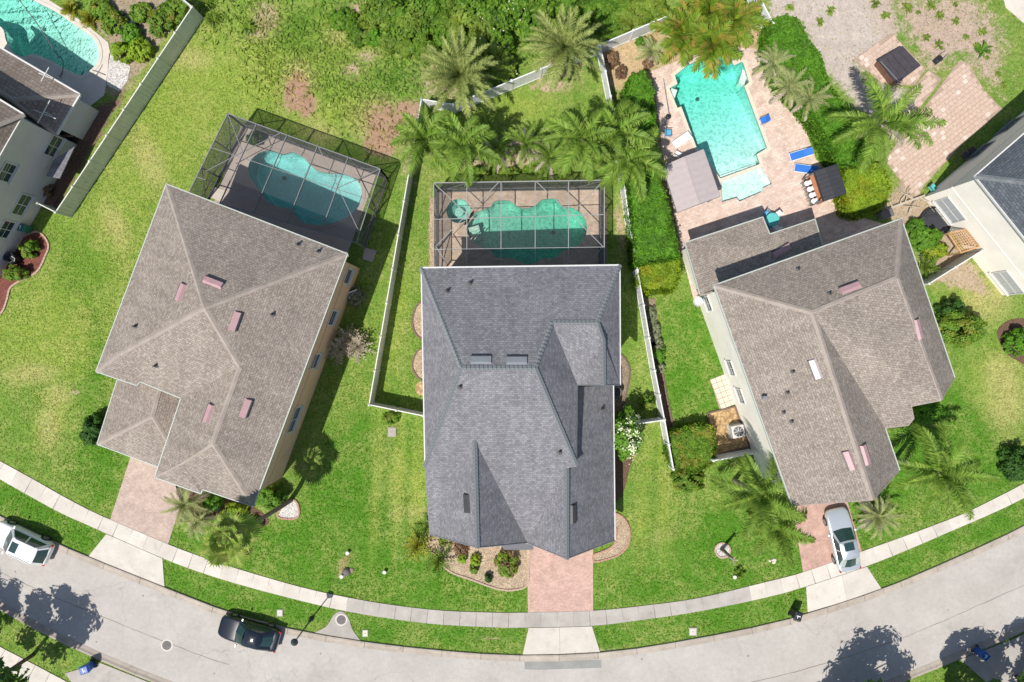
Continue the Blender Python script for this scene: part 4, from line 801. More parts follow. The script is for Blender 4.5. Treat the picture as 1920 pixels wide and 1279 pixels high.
def house_far_right():
    hs = thing('house', base([P(1828, 330), P(1990, 190), P(1960, 530)]), 'cream walled house with dark grey roof at the right edge', 'house')
    c = P(1828, 330, EV); u = P(2080, 112, EV); d = P(2010, 558, EV); r = P(1950, 345, 9.2); r2 = P(2150, 170, 9.2); r3 = P(2090, 520, 9.2)
    fc = [[c, u, r2, r], [c, r, r3, d], [r, r2, r3]]
    rf = roof_mesh('roof', fc, 'shingle_dark', hs); caps(rf, [(r, c), (r, r2), (r, r3)], 'ridge_slate', .3, .4, False); gutter(rf, [u, c, d], 'white_trim', .13)
    out = offset_poly([c, u, P(2200, 380, EV), d], .4); walls(hs, out, 6.45, 'stucco_white'); a, b, e = [Vector((q.x, q.y, 0)) for q in (out[0], out[3], out[1])]
    for uu, v, w, h in ((1782, 394, 2.0, 1.5), (1890, 530, 2.0, 1.5)): window(hs, a, b, uu, v, w, h, 2, glass='glass_pale')
    for uu, v in ((1835, 285), (1885, 240)): window(hs, a, e, uu, v, 1.6, 1.0, 3, frame='grey_metal')
    MB().bar(a+Vector((0, 0, 3.3)), b+Vector((0, 0, 3.3)), .06, .1).build('trim_band', 'stucco_white', hs); MB().bar(a+Vector((0, 0, 3.3)), e+Vector((0, 0, 3.3)), .06, .1).build('trim_band', 'stucco_white', hs)
house_centre(); house_left(); house_right(); house_far_left(); house_far_right()

# ---------------------------------------------------------------- pools and screen cages
def pool(name, outline, label, water, plaster, depth=1.4, wl=-.12, z=.03, coping='deck_pale', slope=None):
    c = sum(outline, Vector())/len(outline); t = thing(name, (c.x, c.y, 0), label, 'swimming pool' if 'spa' not in name else 'spa')
    n = len(outline); A = sum(outline[i].x*outline[(i+1) % n].y-outline[(i+1) % n].x*outline[i].y for i in range(n)); o = outline if A > 0 else list(reversed(outline))
    dp = lambda p: depth if slope is None else slope[2]+(slope[3]-slope[2])*min(1, max(0, (p-slope[0]).dot(slope[1]-slope[0])/(slope[1]-slope[0]).length_squared))
    inn = offset_poly(o, .12); m = MB(); tri = tessellate_polygon([[Vector((p.x, p.y, 0)) for p in inn]])
    m.add([(p.x, p.y, z-.25) for p in o]+[(p.x, p.y, -dp(p)*.9) for p in o]+[(p.x, p.y, -dp(p)) for p in inn], [(i, (i+1) % n, n+(i+1) % n, n+i) for i in range(n)]+[(n+i, n+(i+1) % n, 2*n+(i+1) % n, 2*n+i) for i in range(n)]+[tuple(2*n+j for j in tr) for tr in tri])
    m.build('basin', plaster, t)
    MB().add([(p.x, p.y, z-.002) for p in o]+[(p.x, p.y, z-.25) for p in o], [(i, (i+1) % n, n+(i+1) % n, n+i) for i in range(n)]).build('tile_band', 'pool_tile', t)
    sm = MB(); ow = offset_poly(o, .006); tri2 = tessellate_polygon([[Vector((p.x, p.y, 0)) for p in ow]]); up = []
    for x in tri2: a_, b_, c_ = [ow[i] for i in x]; up.append(tuple(x) if (b_-a_).cross(c_-a_).z > 0 else (x[0], x[2], x[1]))
    sm.add([(p.x, p.y, wl) for p in ow]+[(p.x, p.y, -dp(p)*.9+.006) for p in ow], up+[(n+x[0], n+x[2], n+x[1]) for x in up]+[(n+i, n+(i+1) % n, (i+1) % n, i) for i in range(n)]).build('water', water, t)
    ou = offset_poly(o, -.26); cp = MB(); cp.add([(p.x, p.y, z+.035) for p in o]+[(p.x, p.y, z+.035) for p in ou]+[(p.x, p.y, z) for p in ou]+[(p.x, p.y, z-.04) for p in o], [(i, (i+1) % n, n+(i+1) % n, n+i) for i in range(n)]+[(n+i, n+(i+1) % n, 2*n+(i+1) % n, 2*n+i) for i in range(n)]+[(3*n+i, 3*n+(i+1) % n, (i+1) % n, i) for i in range(n)])
    
    if coping: cp.build('coping', coping, t)
    return t
def steps(t, pts, z0, plaster, k=3):
    for i in range(k): pl = offset_poly(pts, .28*i); MB().prism([(p.x, p.y) for p in pl], -1.3, z0-.22*(k-1-i)*0-.25*(i == 0)*0-.22*(k-1-i), False).build('step', plaster, t)

def build_pools():
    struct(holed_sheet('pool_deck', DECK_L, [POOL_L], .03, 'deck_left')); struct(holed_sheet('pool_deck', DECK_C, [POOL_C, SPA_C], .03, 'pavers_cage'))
    struct(holed_sheet('pool_deck', DECK_R, [POOL_R, SHELF_R], .03, 'pavers_pool')); struct(holed_sheet('pool_deck', DECK_F, [POOL_F], .03, 'deck_pale'))
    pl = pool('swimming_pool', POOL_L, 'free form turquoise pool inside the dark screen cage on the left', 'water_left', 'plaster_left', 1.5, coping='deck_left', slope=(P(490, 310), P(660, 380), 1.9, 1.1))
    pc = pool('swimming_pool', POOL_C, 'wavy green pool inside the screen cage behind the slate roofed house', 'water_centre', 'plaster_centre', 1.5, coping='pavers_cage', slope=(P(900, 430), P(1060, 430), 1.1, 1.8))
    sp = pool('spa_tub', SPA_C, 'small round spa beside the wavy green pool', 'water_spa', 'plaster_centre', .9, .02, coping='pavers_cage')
    MB().lathe([(.35, -.6), (.35, -.45), (.05, -.44)], world_loc(sp), 20).build('seat_ring', 'plaster_centre', sp)
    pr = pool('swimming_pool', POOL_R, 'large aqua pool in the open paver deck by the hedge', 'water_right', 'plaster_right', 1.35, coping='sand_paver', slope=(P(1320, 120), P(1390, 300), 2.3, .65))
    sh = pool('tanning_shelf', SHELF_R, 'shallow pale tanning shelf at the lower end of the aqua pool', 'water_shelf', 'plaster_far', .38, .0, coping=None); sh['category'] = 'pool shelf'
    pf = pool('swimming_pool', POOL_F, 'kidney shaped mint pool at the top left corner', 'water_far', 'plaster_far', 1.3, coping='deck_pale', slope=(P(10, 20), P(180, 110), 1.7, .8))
    for t_, u, v, z_ in ((pr, 1320, 170, 1.9), (pc, 1040, 430, 1.62), (pl, 520, 325, 1.6), (pf, 60, 40, 1.4)): c = P(u, v); MB().lathe([(.16, -z_), (.16, -z_+.05), (.05, -z_+.06)], (c.x, c.y, 0), 14).build('drain', 'iron', t_)
    # steps in the main pools
    for t, quad, pls in ((pr, [(1352, 333), (1422, 309), (1417, 293), (1345, 318)], 'plaster_right'), (pc, [(877, 426), (897, 420), (905, 445), (886, 452)], 'plaster_centre')):
        q = pxs(quad)
        for k in range(3):
            a = [q[0], q[1], q[1].lerp(q[2], .34*(k+1)), q[0].lerp(q[3], .34*(k+1))]; a = offset_poly(a, .02+.004*k); MB().prism([(p.x, p.y) for p in a], -1.3, -.32-.26*k, False).build('step', pls, t)
    for u, v, t in ((1261, 182, pr), (1398, 137, pr)):
        c = P(u, v); MB().box((c.x, c.y, -.75), (.45, 1.5, .9), R(-17)).build('ledge', 'plaster_far', t)
    h = P(130, 70, 0); MB().tube(catmull([P(30, -8, -.1), P(70, 45, -.1), P(105, 100, -.1), P(117, 112, -.06), P(118, 130, .06), P(112, 145, .08)], 6), .035, 6).build('cleaner_hose', 'iron', pf)
    r = pxs([(879, 436), (886, 430)]); m = MB()
    for k in range(2): m.tube(catmull([P(880+k*7, 452, .0), P(880+k*7, 452, .8), P(889+k*7, 442, .95), P(897+k*7, 436, -.4)], 5), .03, 6)
    m.build('handrail', 'grey_metal', pc)

def cage(label, corners, hgt, base_frac, rafters, purlins, braces, mframe, mpost, sag=None, wall_posts=6, sides=(0, 1, 2)):
    "corners: top outline seen in the photo; sides: open walls of the cage"
    top = [P(u, v, hgt) for u, v in corners]; c = sum(top, Vector())/len(top); t = thing('pool_cage', (c.x, c.y, 0), label, 'pool enclosure')
    n = len(top)
    lerp = lambda i, s: top[i].lerp(top[(i+1) % n], s)
    g = lambda a, b, w=.05, nm='beam', mt=mframe, h=.06: MB().bar(a, b, w, h).build(nm, mt, t)
    for i in range(n): g(top[i], lerp(i, 1), .065, 'eave_beam')
    for (i, s, j, r) in rafters: g(lerp(i, s)+Vector((0, 0, .015)), lerp(j, r)+Vector((0, 0, .015)), .05, 'rafter', mframe, .12)
    for (i, s, j, r) in purlins: g(lerp(i, s)+Vector((0, 0, -.02)), lerp(j, r)+Vector((0, 0, -.02)), .045, 'purlin')
    for a, b in braces: g(P(*a, hgt-.03), P(*b, hgt-.03), .045, 'brace')
    # roof screens between the members, walls of posts, rails and screens
    us = [0]+[r[1] for r in rafters]+[1]; vs_ = [0]+[r[1] for r in purlins]+[1]
    bil = lambda a, b: top[0].lerp(top[1], a).lerp(top[3].lerp(top[2], a), b)-Vector((0, 0, .03))
    for a0, a1 in zip(us, us[1:]):
        for b0, b1 in zip(vs_, vs_[1:]): MB().add([bil(a0, b0), bil(a0, b1), bil(a1, b1), bil(a1, b0)], [(0, 1, 2, 3)]).build('roof_screen', 'screen', t)
    for i in sides:
        a, b = top[i], top[(i+1) % n]; k = max(2, round((b-a).length/2.6))
        for s in range(k+1):
            p = a.lerp(b, s/k); MB().bar(Vector((p.x, p.y, .03)), p, .09, .09).build('post', mpost, t)
        for z, w in ((.08, .1), (.95, .07)): MB().bar(Vector((a.x, a.y, z)), Vector((b.x, b.y, z)), w, .07).build('rail', mpost, t)
        for s in range(k):
            p, q = a.lerp(b, s/k), a.lerp(b, (s+1)/k); MB().add([(p.x, p.y, .05), (q.x, q.y, .05), (q.x, q.y, hgt-.05), (p.x, p.y, hgt-.05)], [(0, 1, 2, 3)]).build('wall_screen', 'screen_wall', t)
        for s in (0, k-1):
            p, q = a.lerp(b, s/k), a.lerp(b, (s+1)/k); MB().bar(Vector((p.x, p.y, .1)), Vector((q.x, q.y, hgt-.1)), .06).build('wall_brace', mpost, t)
    return t
def build_cages():
    # left cage: corners back-left, back-right, house-right, house-left
    cr = [(427, 213), (713, 317), (668, 455), (352, 365)]
    raf = [(0, s, 2, 1-s) for s in (.19, .39, .59, .79)]
    cage('dark framed screen cage over the turquoise pool on the left', cr, 3.0, 0, raf, [(1, .42, 3, .58), (1, .86, 3, .22)],
         [((427, 213), (455, 285)), ((455, 285), (385, 322)), ((455, 285), (525, 250)), ((595, 271), (634, 352)), ((634, 352), (713, 317)), ((634, 352), (672, 432))], 'frame_mid', 'frame_bronze', sides=(0, 1, 3))
    cr = [(813, 343), (1133, 338), (1133, 512), (813, 514)]
    raf = [(0, s, 2, 1-s) for s in (.195, .395, .595, .79)]
    cage('white framed screen cage over the wavy green pool', cr, 3.0, 0, raf, [(1, .37, 3, .60), (1, .72, 3, .27)],
         [((813, 343), (876, 402)), ((937, 340), (876, 402)), ((876, 402), (817, 462)), ((1005, 340), (1070, 402)), ((1070, 402), (1132, 339)), ((1070, 402), (1131, 463)), ((817, 462), (840, 498)), ((1131, 463), (1095, 500))], 'frame_white', 'frame_bronze', sides=(0, 1, 3))
build_pools(); build_cages()

# ---------------------------------------------------------------- fences
def fence(label, px, mat='fence_vinyl', hgt=1.83, plen=2.44, group=None, name='fence', cat='fence'):
    pts = [P(u, v, hgt) for u, v in px]; c = sum(pts, Vector())/len(pts); t = thing(name, (c.x, c.y, 0), label, cat, group)
    for i, (a, b) in enumerate(zip(pts, pts[1:])):
        k = max(1, round((b-a).length/plen)); ang = math.atan2(b.y-a.y, b.x-a.x)
        for s in range(k+1):
            if s == 0 and i > 0: continue
            p = a.lerp(b, s/k); po = MB().box((p.x, p.y, hgt/2+.03), (.13, .13, hgt+.06), ang).build('post', mat, t)
            MB().add([(p.x+x, p.y+y, hgt+.06) for x, y in ((-.085, -.085), (.085, -.085), (.085, .085), (-.085, .085))]+[(p.x, p.y, hgt+.15)], [(0, 1, 4), (1, 2, 4), (2, 3, 4), (3, 0, 4), (3, 2, 1, 0)]).build('post_cap', mat, po)
        for s in range(k):
            p, q = a.lerp(b, (s+.03)/k), a.lerp(b, (s+.97)/k); m = MB(); L = (q-p).length; nb = max(1, int(L/.3)); d = (q-p)/nb
            for j in range(nb): x = p+d*(j+.5); m.box((x.x, x.y, hgt/2+.02), (L/nb-.012, .035 if j % 2 else .041, hgt-.2), ang)
            pa = m.build('panel', mat, t)
            for z, nm in ((hgt-.06, 'top_rail'), (.1, 'bottom_rail')): MB().bar(Vector((p.x, p.y, z)), Vector((q.x, q.y, z)), .075, .13).build(nm, mat, pa)
    return t
def build_fences():
    fence('long greenish grey vinyl fence along the top left yard', [(330, -12), (360, 13), (104, 398), (70, 381)], 'fence_grey')
    fence('pale vinyl fence left of the slate roofed house, turning at the front corner', [(790, 186), (692, 759), (794, 780)], 'fence_vinyl')
    fence('white vinyl fence running behind the two feathery date palms', [(790, 186), (850, 196), (1124, 84), (1252, 30)], 'fence_white')
    fence('white vinyl fence between slate roofed house and the tall hedge', [(1126, 86), (1145, 180), (1172, 357), (1184, 440), (1207, 572), (1228, 695), (1246, 787), (1263, 880)], 'fence_white')
    fence('short white gate fence beside the white flowering bush', [(1163, 800), (1244, 788)], 'fence_white')
    fence('short white fence screening the air conditioner', [(1338, 864), (1418, 850)], 'fence_white')
    fence('short tan fence between the two houses on the right', [(1742, 532), (1842, 470)], 'fence_vinyl')
    fence('white vinyl fence piece at the top above the tall right hedge', [(1412, -30), (1450, 44)], 'fence_white')
build_fences()
# ---------------------------------------------------------------- plants
def leaf_mesh(name, C, N, size, mat, asp=1.9, rng=RNG):
    "leaf blades (folded diamond quads) at points C facing N"
    n = len(C); r = rng.normal(size=(n, 3)); T = np.cross(N, r); T /= np.linalg.norm(T, axis=1)[:, None]+1e-9; B = np.cross(N, T)
    s = (size*rng.uniform(.65, 1.3, n))[:, None]; a = T*s*.5*asp; b = B*s*.5
    V = np.stack([C-a, C+b*.9-N*s*.12, C+a, C-b*.9-N*s*.12], 1).reshape(-1, 3)
    me = bpy.data.meshes.new(name); me.vertices.add(4*n); me.vertices.foreach_set('co', V.ravel()); me.loops.add(4*n); me.polygons.add(n)
    me.loops.foreach_set('vertex_index', np.arange(4*n)); me.polygons.foreach_set('loop_start', np.arange(n)*4); me.polygons.foreach_set('loop_total', np.full(n, 4)); me.update(calc_edges=True); me.validate()
    me.materials.append(M[mat]); return me
def cloud_pts(rx, ry, rz, n, clumps, rng, fill=.35, base=.0):
    "leaf positions for a bushy crown: many small clumps on an uneven dome"
    d = rng.normal(size=(clumps, 3)); d[:, 2] = np.abs(d[:, 2])*1.0-.25*rng.random(clumps); d /= np.linalg.norm(d, axis=1)[:, None]
    rad = rng.uniform(.62, 1.0, clumps)[:, None]; cc = d*rad; cr = rng.uniform(.16, .30, clumps)
    k = rng.integers(0, clumps, n); q = rng.normal(size=(n, 3)); q /= np.linalg.norm(q, axis=1)[:, None]; q *= rng.uniform(.3, 1, n)[:, None]**.5
    C = cc[k]+q*cr[k][:, None]; N = q*.7+C*.6+np.array([0, 0, .5])+rng.normal(size=(n, 3))*.35
    N /= np.linalg.norm(N, axis=1)[:, None]; C[:, 2] = np.maximum(C[:, 2], -.25)
    C = C*np.array([rx, ry, rz]); C[:, 2] += base; return C, N
def stems(parent, h, spread, mat='bark', k=5, r=.03, rng=None, local=True):
    m = MB(); rng = rng or RNG
    for i in range(k):
        a = 2*math.pi*i/k+rng.uniform(0, 1); q = rng.uniform(.3, 1)*spread
        m.tube([(0.03*math.cos(a), .03*math.sin(a), -.05), (.4*q*math.cos(a), .4*q*math.sin(a), h*.45), (q*math.cos(a), q*math.sin(a), h*.9)], [r, r*.8, r*.4], 5)
    return m.build('stem', mat, parent, local)
SH = 0
def shrub(u, v, ru, rv, h, mat, label, n=2600, size=.15, name='shrub', group=None, rot=0, cat='shrub', extra=None, clumps=None, at_top=True):
    "ru, rv: half extents in photo pixels"
    global SH; SH += 1; rng = np.random.default_rng(100+SH); zc = h*.55; p = P(u, v, zc); s = (H-zc)/F; t = thing(name, (p.x, p.y, 0), label, cat, group, R(rot))
    rx, ry = ru*s, rv*s; C, N = cloud_pts(rx, ry, h*.75, n, clumps or int(30+rx*ry*22), rng, base=h*.28)
    link('foliage', leaf_mesh('foliage', C, N, size, mat, rng=rng), t)
    if extra:
        m2, k, sz = extra; C2, N2 = cloud_pts(rx*1.02, ry*1.02, h*.78, k, int(20+rx*ry*14), rng, base=h*.3); keep = C2[:, 2] > h*.35; link('flowers' if 'flower' in m2 else 'new_growth', leaf_mesh('flowers', C2[keep], N2[keep], sz, m2, 1.2, rng), t)
    stems(t, h*.8, min(rx, ry)*.7, rng=rng); return t
def hedge(label, px, h, mat, dens=260, size=.13, name='hedge', extra=None):
    "a clipped hedge: leaves over the top and the sides of an outline"
    global SH; SH += 1; rng = np.random.default_rng(300+SH); pl = pxs(px, h*.8); c = sum(pl, Vector())/len(pl); t = thing(name, (c.x, c.y, 0), label, 'hedge')
    X = np.array([p.x for p in pl]); Y = np.array([p.y for p in pl]); area = abs(sum(pl[i].x*pl[(i+1) % len(pl)].y-pl[(i+1) % len(pl)].x*pl[i].y for i in range(len(pl))))/2
    n = int(area*dens*2.2); x = rng.uniform(X.min(), X.max(), n*3); y = rng.uniform(Y.min(), Y.max(), n*3); ok = np_inside(x, y, pl); x, y = x[ok][:n], y[ok][:n]; de = np_edge_dist(x, y, pl)
    nz = np.array([noise.noise((a*.9, b*.9, 1.))*.6+noise.noise((a*2.6, b*2.6, 5.))*.4 for a, b in zip(x, y)])
    top = h*(.93+.13*nz)-np.clip(.5-de, 0, .5)**2*1.3*h*.5; z = top-rng.exponential(.10, len(x)); C = np.stack([x, y, z], 1); N = rng.normal(size=C.shape)*.5+np.array([0, 0, 1.])
    m = len(pl); per = []
    for i in range(m):
        a, b = pl[i], pl[(i+1) % m]; L = (b-a).length; k = int(L*h*dens*.8); s = rng.uniform(0, 1, k); nn = Vector((b.y-a.y, a.x-b.x, 0)).normalized(); jit = rng.normal(0, .09, k)
        P0 = np.stack([a.x+(b.x-a.x)*s+nn.x*jit, a.y+(b.y-a.y)*s+nn.y*jit, rng.uniform(.05, h*.95, k)], 1); Nn = rng.normal(size=P0.shape)*.5+np.array([nn.x, nn.y, .4]); C = np.concatenate([C, P0]); N = np.concatenate([N, Nn])
    N /= np.linalg.norm(N, axis=1)[:, None]; C -= np.array([c.x, c.y, 0]); link('foliage', leaf_mesh('foliage', C, N, size, mat, rng=rng), t)
    core = offset_poly(pl, .35); MB().prism([(p.x, p.y) for p in core], 0, h*.55, False).build('inner_branches', 'leaf_dark', t)
    return t

# palm fronds: rachis with paired leaflets
def frond_mesh(name, L, el0, el1, pairs, leaf, width, mat, rng, twist=.35, droop=.3, petiole=.12):
    pts = []; p = Vector((0, 0, 0)); n = 14
    for i in range(n+1):
        pts.append(p.copy()); t = i/n; e = el0+(el1-el0)*t**1.3; p = p+Vector((math.cos(e), 0, math.sin(e)))*(L/n)
    m = MB(); m.tube(pts, [.035*(1-.8*i/n)+.006 for i in range(n+1)], 4, False)
    vs = []; fs = []
    for k in range(pairs):
        t = petiole+(1-petiole)*(k+.5)/pairs; f = t*n; i = min(int(f), n-1); c = pts[i].lerp(pts[i+1], f-i); x = (pts[i+1]-pts[i]).normalized(); up = Vector((0, 1, 0)).cross(x)*-1; up = up if up.z > 0 else -up
        ll = leaf*(math.sin(math.pi*min(1, (t*.85+.12)))**.6)*rng.uniform(.85, 1.12)
        for s in (-1, 1):
            a = rng.uniform(.85, 1.15)+t*-.4; d = (x*math.cos(a)+Vector((0, s, 0))*math.sin(a)+up*rng.uniform(twist*.2, twist)).normalized(); w = x*width*.5
            mid = c+d*ll*.55; tip = c+d*ll+Vector((0, 0, -droop*ll*rng.uniform(.6, 1.3))); q = len(vs)
            vs += [c-w, c+w, mid+w*.9, mid-w*.9, tip]; fs += [(q, q+1, q+2, q+3), (q+3, q+2, q+4)]
    m.add(vs, fs); me = m.mesh(name); me.materials.append(M[mat]); return me
def fan_mesh(name, pet, r, blades, mat, rng, el):
    m = MB(); d = Vector((math.cos(el), 0, math.sin(el))); e = d*pet; m.tube([(0, 0, 0), d*pet*.5+Vector((0, 0, .06)), e], [.03, .022, .015], 4, False)
    side = Vector((0, 1, 0)); up = d.cross(side)*-1; vs = []; fs = []
    for k in range(blades):
        a = R(-125+250*k/(blades-1)); x = (d*math.cos(a)+side*math.sin(a)); L = r*(1-.25*abs(a)/2.2)*rng.uniform(.9, 1.1); y = up.cross(x); w = .045*r+.02; q = len(vs)
        tip = e+x*L+Vector((0, 0, -.35*L)); mid = e+x*L*.6+up*.05
        vs += [e-y*.01, e+y*.01, mid+y*w, mid-y*w, tip]; fs += [(q, q+1, q+2, q+3), (q+3, q+2, q+4)]
    m.add(vs, fs); me = m.mesh(name); me.materials.append(M[mat]); return me
FR = {}
def fronds(kind, L, mat):
    key = (kind, round(L, 1), mat)
    if key in FR: return FR[key]
    rng = random.Random(hash(key[0]) % 1+len(FR)+11); out = []
    if kind == 'phoenix': spec = [(75, 30), (60, 8), (45, -8), (30, -20), (15, -32)]; out = [frond_mesh('frond', L*1.05, R(a), R(b), 50, .52, .062, mat, rng, .45, .12, .08) for a, b in spec]
    elif kind == 'queen': spec = [(72, 5), (52, -20), (38, -42), (22, -55), (5, -62)]; out = [frond_mesh('frond', L*1.15, R(a), R(b), 52, .86, .075, mat, rng, .45, .62, .10) for a, b in spec]
    elif kind == 'broad': spec = [(70, 20), (50, -5), (35, -25), (20, -35), (5, -40)]; out = [frond_mesh('frond', L*1.1, R(a), R(b), 17, .72, .15, mat, rng, .3, .25, .1) for a, b in spec]
    elif kind == 'pygmy': spec = [(65, -10), (45, -35), (25, -50), (10, -60), (0, -65)]; out = [frond_mesh('frond', L*1.15, R(a), R(b), 28, .32, .045, mat, rng, .4, .25, .1) for a, b in spec]
    elif kind == 'spike': spec = [(80, 70), (60, 45), (42, 20), (25, 5), (12, -5)]; out = [frond_mesh('frond', L, R(a), R(b), 5, .3, .10, mat, rng, .1, .1, .1) for a, b in spec]
    elif kind == 'fan': spec = [70, 45, 20, 0, -20]; out = [fan_mesh('frond', L*.62, L*.55, 22, mat, rng, R(a)) for a in spec]
    FR[key] = out; return out
PN = 0
def palm(u, v, h, kind, n, L, mat, label, name='palm_tree', group=None, trunk=.14, lean=(0, 0), dry=0, cat='palm', base_px=None):
    "crown seen at pixel u,v at height h; the trunk stands below it"
    global PN; PN += 1; rng = random.Random(PN*13); c = P(u, v, h); b = P(*base_px) if base_px else Vector((c.x+lean[0], c.y+lean[1], 0)); b.z = 0
    t = thing(name, b, label, cat, group); d = c-b
    if h > .8:
        pts = [Vector((0, 0, -.1)), Vector((d.x*.15, d.y*.15, h*.3)), Vector((d.x*.55, d.y*.55, h*.65)), Vector((d.x, d.y, h))]; cv = catmull(pts, 5); m = MB(); m.tube(cv, [trunk*(1.25-.45*i/(len(cv)-1))*(1+.06*(i % 2)) for i in range(len(cv))], 9); m.build('trunk', 'bark_palm', t, True, True)
    ms = fronds(kind, L, mat); md = fronds(kind, L*.9, 'frond_dry') if dry else None
    for i in range(n):
        lvl = i/n*5; k = min(4, int(lvl)); az = i*2.39996+rng.uniform(-.25, .25); me = md[4] if (dry and i >= n-dry) else ms[k]
        e = bpy.data.objects.new('frond', me); COL.objects.link(e); e.parent = t; e.location = (d.x, d.y, max(.05, h-.05*k)); e.rotation_euler = (rng.uniform(-.25, .25), rng.uniform(-.13, .13), az); s = rng.uniform(.82, 1.1); e.scale = (s, s, s)
    return t
def tuft(u, v, r, mat, label, n=26, h=.5, name='grass_clump', group=None, cat='plant', w=.05):
    "a rosette of long blades"
    global PN; PN += 1; rng = random.Random(PN*17); c = P(u, v); t = thing(name, (c.x, c.y, 0), label, cat, group); m = MB()
    for i in range(n):
        a = rng.uniform(0, 6.28); L = r*rng.uniform(.6, 1.1); hh = h*rng.uniform(.5, 1.1)*(1-.5*i/n); dx, dy = math.cos(a), math.sin(a); ww = w*rng.uniform(.7, 1.3)
        p0 = Vector((0, 0, 0)); p1 = Vector((dx*L*.5, dy*L*.5, hh)); p2 = Vector((dx*L, dy*L, hh*.55)); s = Vector((-dy, dx, 0))*ww
        m.add([p0-s*.5, p0+s*.5, p1+s, p1-s, p2], [(0, 1, 2, 3), (3, 2, 4)])
    m.build('blades', mat, t, True); MB().lathe([(.05, -.04), (.06, .03), (.03, .08)], n=8).build('root_crown', 'bark', t, True); return t

def build_plants():
    # date palms and the palm grove behind the middle house
    palm(862, 142, 4.6, 'phoenix', 46, 2.9, 'frond_phoenix', 'feathery date palm nearest the brown grass patch, left of the pair', trunk=.3, group='date palms behind the middle house')
    palm(1058, 92, 4.4, 'phoenix', 46, 2.9, 'frond_phoenix', 'feathery date palm against the white back fence, right of the pair', trunk=.3, group='date palms behind the middle house')
    for u, v, h, lab in ((797, 262, 4.6, 'queen palm overhanging the fence left of the cage'), (868, 275, 5.0, 'queen palm whose frond hangs over the left end of the cage'), (1092, 262, 5., 'queen palm whose frond hangs over the right end of the cage'), (1152, 250, 4.6, 'queen palm leaning over the white fence at the tall hedge'), (1180, 300, 4.0, 'queen palm rising out of the tall hedge')):
        palm(u, v, h, 'queen', 14, 2.55, 'frond_queen', lab, group='queen palms behind the middle house', trunk=.13)
    for u, v, lab in ((930, 285, 'leftmost low palm with dry leaves behind the cage'), (985, 270, 'middle low palm with dry leaves behind the cage'), (1030, 295, 'rightmost low palm with dry leaves behind the cage')):
        palm(u, v, 1.8, 'pygmy', 26, 1.7, 'frond_queen', lab, 'low_palm', 'low palms behind the cage', .07, dry=9)
    for k, (u, v) in enumerate(((905, 320), (955, 322), (1000, 318), (1050, 325))): shrub(u, v, 22, 10, .9, 'leaf_mixed', ['first', 'second', 'third', 'fourth'][k]+' low yellowish shrub from the left along the rear wall of the cage', 900, .12, group='shrubs behind the cage')
    # big leaved plants over the aqua pool
    for u, v, h, L, lab in ((1278, 62, 2.4, 2.0, 'leftmost orange tinged feathery palm at the top of the aqua pool'), (1335, 82, 2.8, 2.1, 'orange tinged palm overhanging the top edge of the aqua pool'), (1330, 25, 2.4, 1.9, 'orange tinged palm at the top edge above the aqua pool'), (1375, 40, 2.8, 2.2, 'rightmost orange tinged palm above the aqua pool')):
        palm(u, v, h, 'broad', 24, L, 'frond_orange', lab, 'cluster_palm', 'orange tinged palms by the aqua pool', .1)
    for u, v, lab in ((1450, 122, 'pale small palm upper end of the right hedge'), (1518, 185, 'pale spreading palm in the middle of the right hedge'), (1480, 165, 'small dim palm between the two pale palms of the right hedge')): palm(u, v, 2.0, 'pygmy', 24, 1.5, 'frond_silver', lab, 'low_palm', 'pale palms in the right hedge', .08, dry=4)
    palm(1652, 232, 5.2, 'queen', 14, 3.3, 'frond_queen', 'large queen palm beside the far paver patio', trunk=.15, dry=1)
    palm(1645, 968, 1.3, 'pygmy', 34, 1.7, 'frond_silver', 'pale round palm right of the silver car', 'low_palm', None, .12, dry=12)
    palm(1425, 930, 5.4, 'queen', 15, 2.9, 'frond_queen', 'queen palm at the front left corner of the right house', trunk=.15)
    palm(1452, 985, 4.2, 'queen', 12, 2.6, 'frond_queen', 'shorter queen palm left of the right hand driveway', trunk=.12)
    palm(1762, 888, 5.6, 'queen', 15, 3.1, 'frond_queen', 'queen palm with bare trunk right of the gabled garage wing', trunk=.15)
    palm(1385, 1075, .0, 'spike', 14, .5, 'frond_queen', 'little spiky palm seedling in the lawn left of the right driveway', 'low_palm', None, .05)
    # front of the left house
    palm(428, 1010, 8.6, 'fan', 24, 1.75, 'frond_fan', 'tall fan palm leaning over the pavement before the left house', trunk=.15, base_px=(545, 938))
    palm(348, 945, 2.2, 'pygmy', 32, 1.7, 'frond_silver', 'left one of two dry tipped palms at the left driveway', 'low_palm', 'dry tipped palms by the left driveway', .09, dry=12)
    palm(372, 975, 1.6, 'pygmy', 26, 1.4, 'frond_silver', 'right one of two dry tipped palms at the left driveway', 'low_palm', 'dry tipped palms by the left driveway', .09, dry=6)
    shrub(507, 930, 27, 25, 1.7, 'leaf_bright', 'round bright green bush at the corner of the left house', 5200, .12)
    shrub(398, 938, 18, 20, 1.4, 'leaf_hedge', 'dark green shrub between the dry palms and the left house', 2200, .13); shrub(440, 960, 26, 16, .9, 'leaf_lime', 'yellow green low shrub under the tall fan palm', 1800, .14); shrub(470, 985, 20, 16, .8, 'leaf_mixed', 'low mixed shrub at the foot of the fan palm', 1400, .14)
    shrub(177, 808, 24, 30, 1.8, 'leaf_dark', 'dark round bush at the garage wing of the left house', 4200, .12)
    for k, (u, v) in enumerate(((655, 636), (672, 650), (640, 655))): palm(u, v, .5, 'spike', 30, 1.35, 'frond_dry', ['upper', 'lower', 'left'][k]+' one of three bleached agaves beside the left house wall', 'agave', 'bleached agaves', .05)
    shrub(668, 556, 18, 20, .8, 'leaf_sage', 'silvery potted shrub by the wall near the cage corner', 700, .13)
